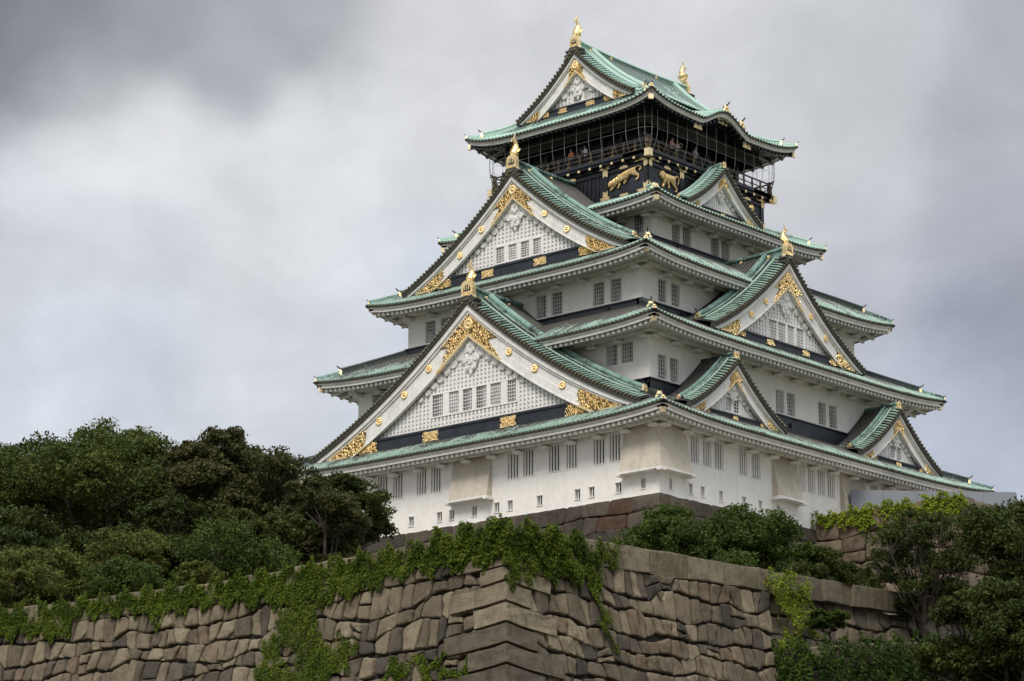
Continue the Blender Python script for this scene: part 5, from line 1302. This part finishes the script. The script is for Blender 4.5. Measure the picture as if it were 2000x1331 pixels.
P1 = [(8, -14.5), (22.12, -14.62), (26.91, -14.72), (36.14, -14.86), (42.39, -14.78), (47.65, -14.66), (50.16, -14.50), (53.27, -14.40), (53.28, -15.92), (51.0, -15.91), (48.24, -15.78), (45.39, -16.31), (43.64, -16.45), (41.23, -16.42), (38.74, -16.02), (36.19, -15.92), (33.9, -16.02), (32.94, -16.71), (32.21, -15.75), (29.45, -15.59), (27.69, -15.54), (27.04, -16.51), (24.47, -16.05), (22.24, -16.08), (8, -16.5)]
P1b = [(49.5, -14.35), (53.6, -14.15), (53.5, -15.9), (51, -15.6), (49.5, -15.3)]
P1c = [(35, -14.9), (45.5, -14.8), (45.5, -16.2), (40, -16.2), (35, -15.7)]
P2 = [(41.05, -16.3), (43.76, -16.35), (43.2, -17.64), (45.84, -18.19), (45.87, -19.32), (44.44, -19.84), (44.3, -22.5), (40.0, -22.5), (40.25, -19.5), (40.5, -18.23)]
P3a = [(47.85, -19.29), (50.88, -19.45), (50.88, -19.70), (48.9, -19.72), (48.6, -20.2), (47.87, -20.2)]
P3b = [(49.9, -19.55), (50.6, -19.5), (50.3, -20.6), (49.6, -20.6)]
P3c = [(50.88, -20.14), (52.74, -19.51), (52.87, -19.76), (51.16, -20.5), (50.5, -20.9), (50.3, -20.7)]
P2b = [(44.6, -17.7), (46.4, -17.9), (46.6, -18.6), (45.2, -18.5)]
ivy('ivy', 'green ivy draped along the top of the left wall and hanging down it', FLX, [(P1, 1, 1), (P1b, 1.3, 2.2), (P1c, .8, 1.1), (P2, .62, .8), (P3a, 1, .8), (P3b, 1, .8), (P3c, 1, .7)], 1250, .070, offL, M_IVY, .076, 5, -2.1)
offR = lambda z: np.where(z > -15.42, .06, .12+.19*np.maximum(0, -15.42-z)+.004*np.maximum(0, -15.42-z)**2)
P4 = [(-74.54, -14.30), (-72.6, -14.15), (-71.02, -14.24), (-69.6, -14.30), (-68.47, -15.56), (-69.2, -16.1), (-69.76, -16.13), (-71.64, -16.2), (-73.2, -16.3), (-74.2, -17.0), (-74.6, -16.92)]
P4b = [(-69.7, -15.8), (-68.9, -15.9), (-68.75, -17.2), (-68.45, -18.6), (-68.95, -18.8), (-69.25, -17.2)]
P5 = [(-69.43, -14.75), (-67.81, -14.16), (-67.2, -14.6), (-67.5, -15.1), (-68.79, -15.18)]
P4c = [(-73.4, -14.1), (-70.2, -14.25), (-69.5, -15.2), (-70.5, -15.9), (-72.6, -15.7)]
ivy('ivy', 'thick clump of dark and light ivy hanging over the corner of the wall', FRX, [(P4, 1, 1.2), (P4c, 1.3, 2.2), (P4b, 1, .9), (P5, .8, .9)], 1150, .085, offR, M_IVY, .076, 6, -1.9)
P6 = [(-57.5, -14.0), (-55.6, -13.95), (-54.2, -14.3), (-53.7, -15.2), (-53.9, -16.5), (-55.6, -16.6), (-56.2, -17.4), (-57.4, -17.6), (-56.4, -16.4), (-56.9, -15.2)]
ivy('ivy', 'bright light green creeper climbing the right wall at the step', FRX, [(P6, 1, 1)], 620, .12, offR, M_IVYY, .085, 7, -1.1)
P7 = [(16.7, .85), (17.13, 1.0), (21.35, 1.15), (28.24, 1.15), (29.3, .2), (28.96, -.63), (26.58, -.69), (24, .1), (21.29, -.58), (17.53, .05), (16.7, .2)]
FKX = Fr((0, -1.0, 0), (1, 0, 0), (0, -1, 0))
ivy('ivy', 'yellow green ivy along the top of the pinkish wall', FKX, [(P7, 1, 1)], 300, .18, lambda z: .1+.12*np.maximum(0, .9-z), M_IVYY, .15, 8, -1.3)
TR = [(-57.2, -17.3), (-50, -16.35), (-44, -15.55), (-36, -14.5), (-30, -13.9), (-30, -26), (-58.2, -26)]
FT = Fr((55.2, 0, 0), (0, 1, 0), (1, 0, 0))
ivy('ivy', 'dark glossy ivy covering the whole low terrace wall', FT, [(TR, 1, 1)], 330, .14, lambda z: .2+.15*np.maximum(0, -16.5-z), M_IVYD, .12, 9, -2.3)
TL = [(52.8, -17.2), (55.6, -17.2), (56.8, -24), (52.8, -24)]
ivy('ivy', 'dark ivy on the short end face of the low terrace wall', Fr((0, -57.0, 0), (1, 0, 0), (0, -1, 0)), [(TL, 1, 1)], 330, .14, lambda z: .2+.15*np.maximum(0, -17.2-z), M_IVYD, .12, 10, -2.3)
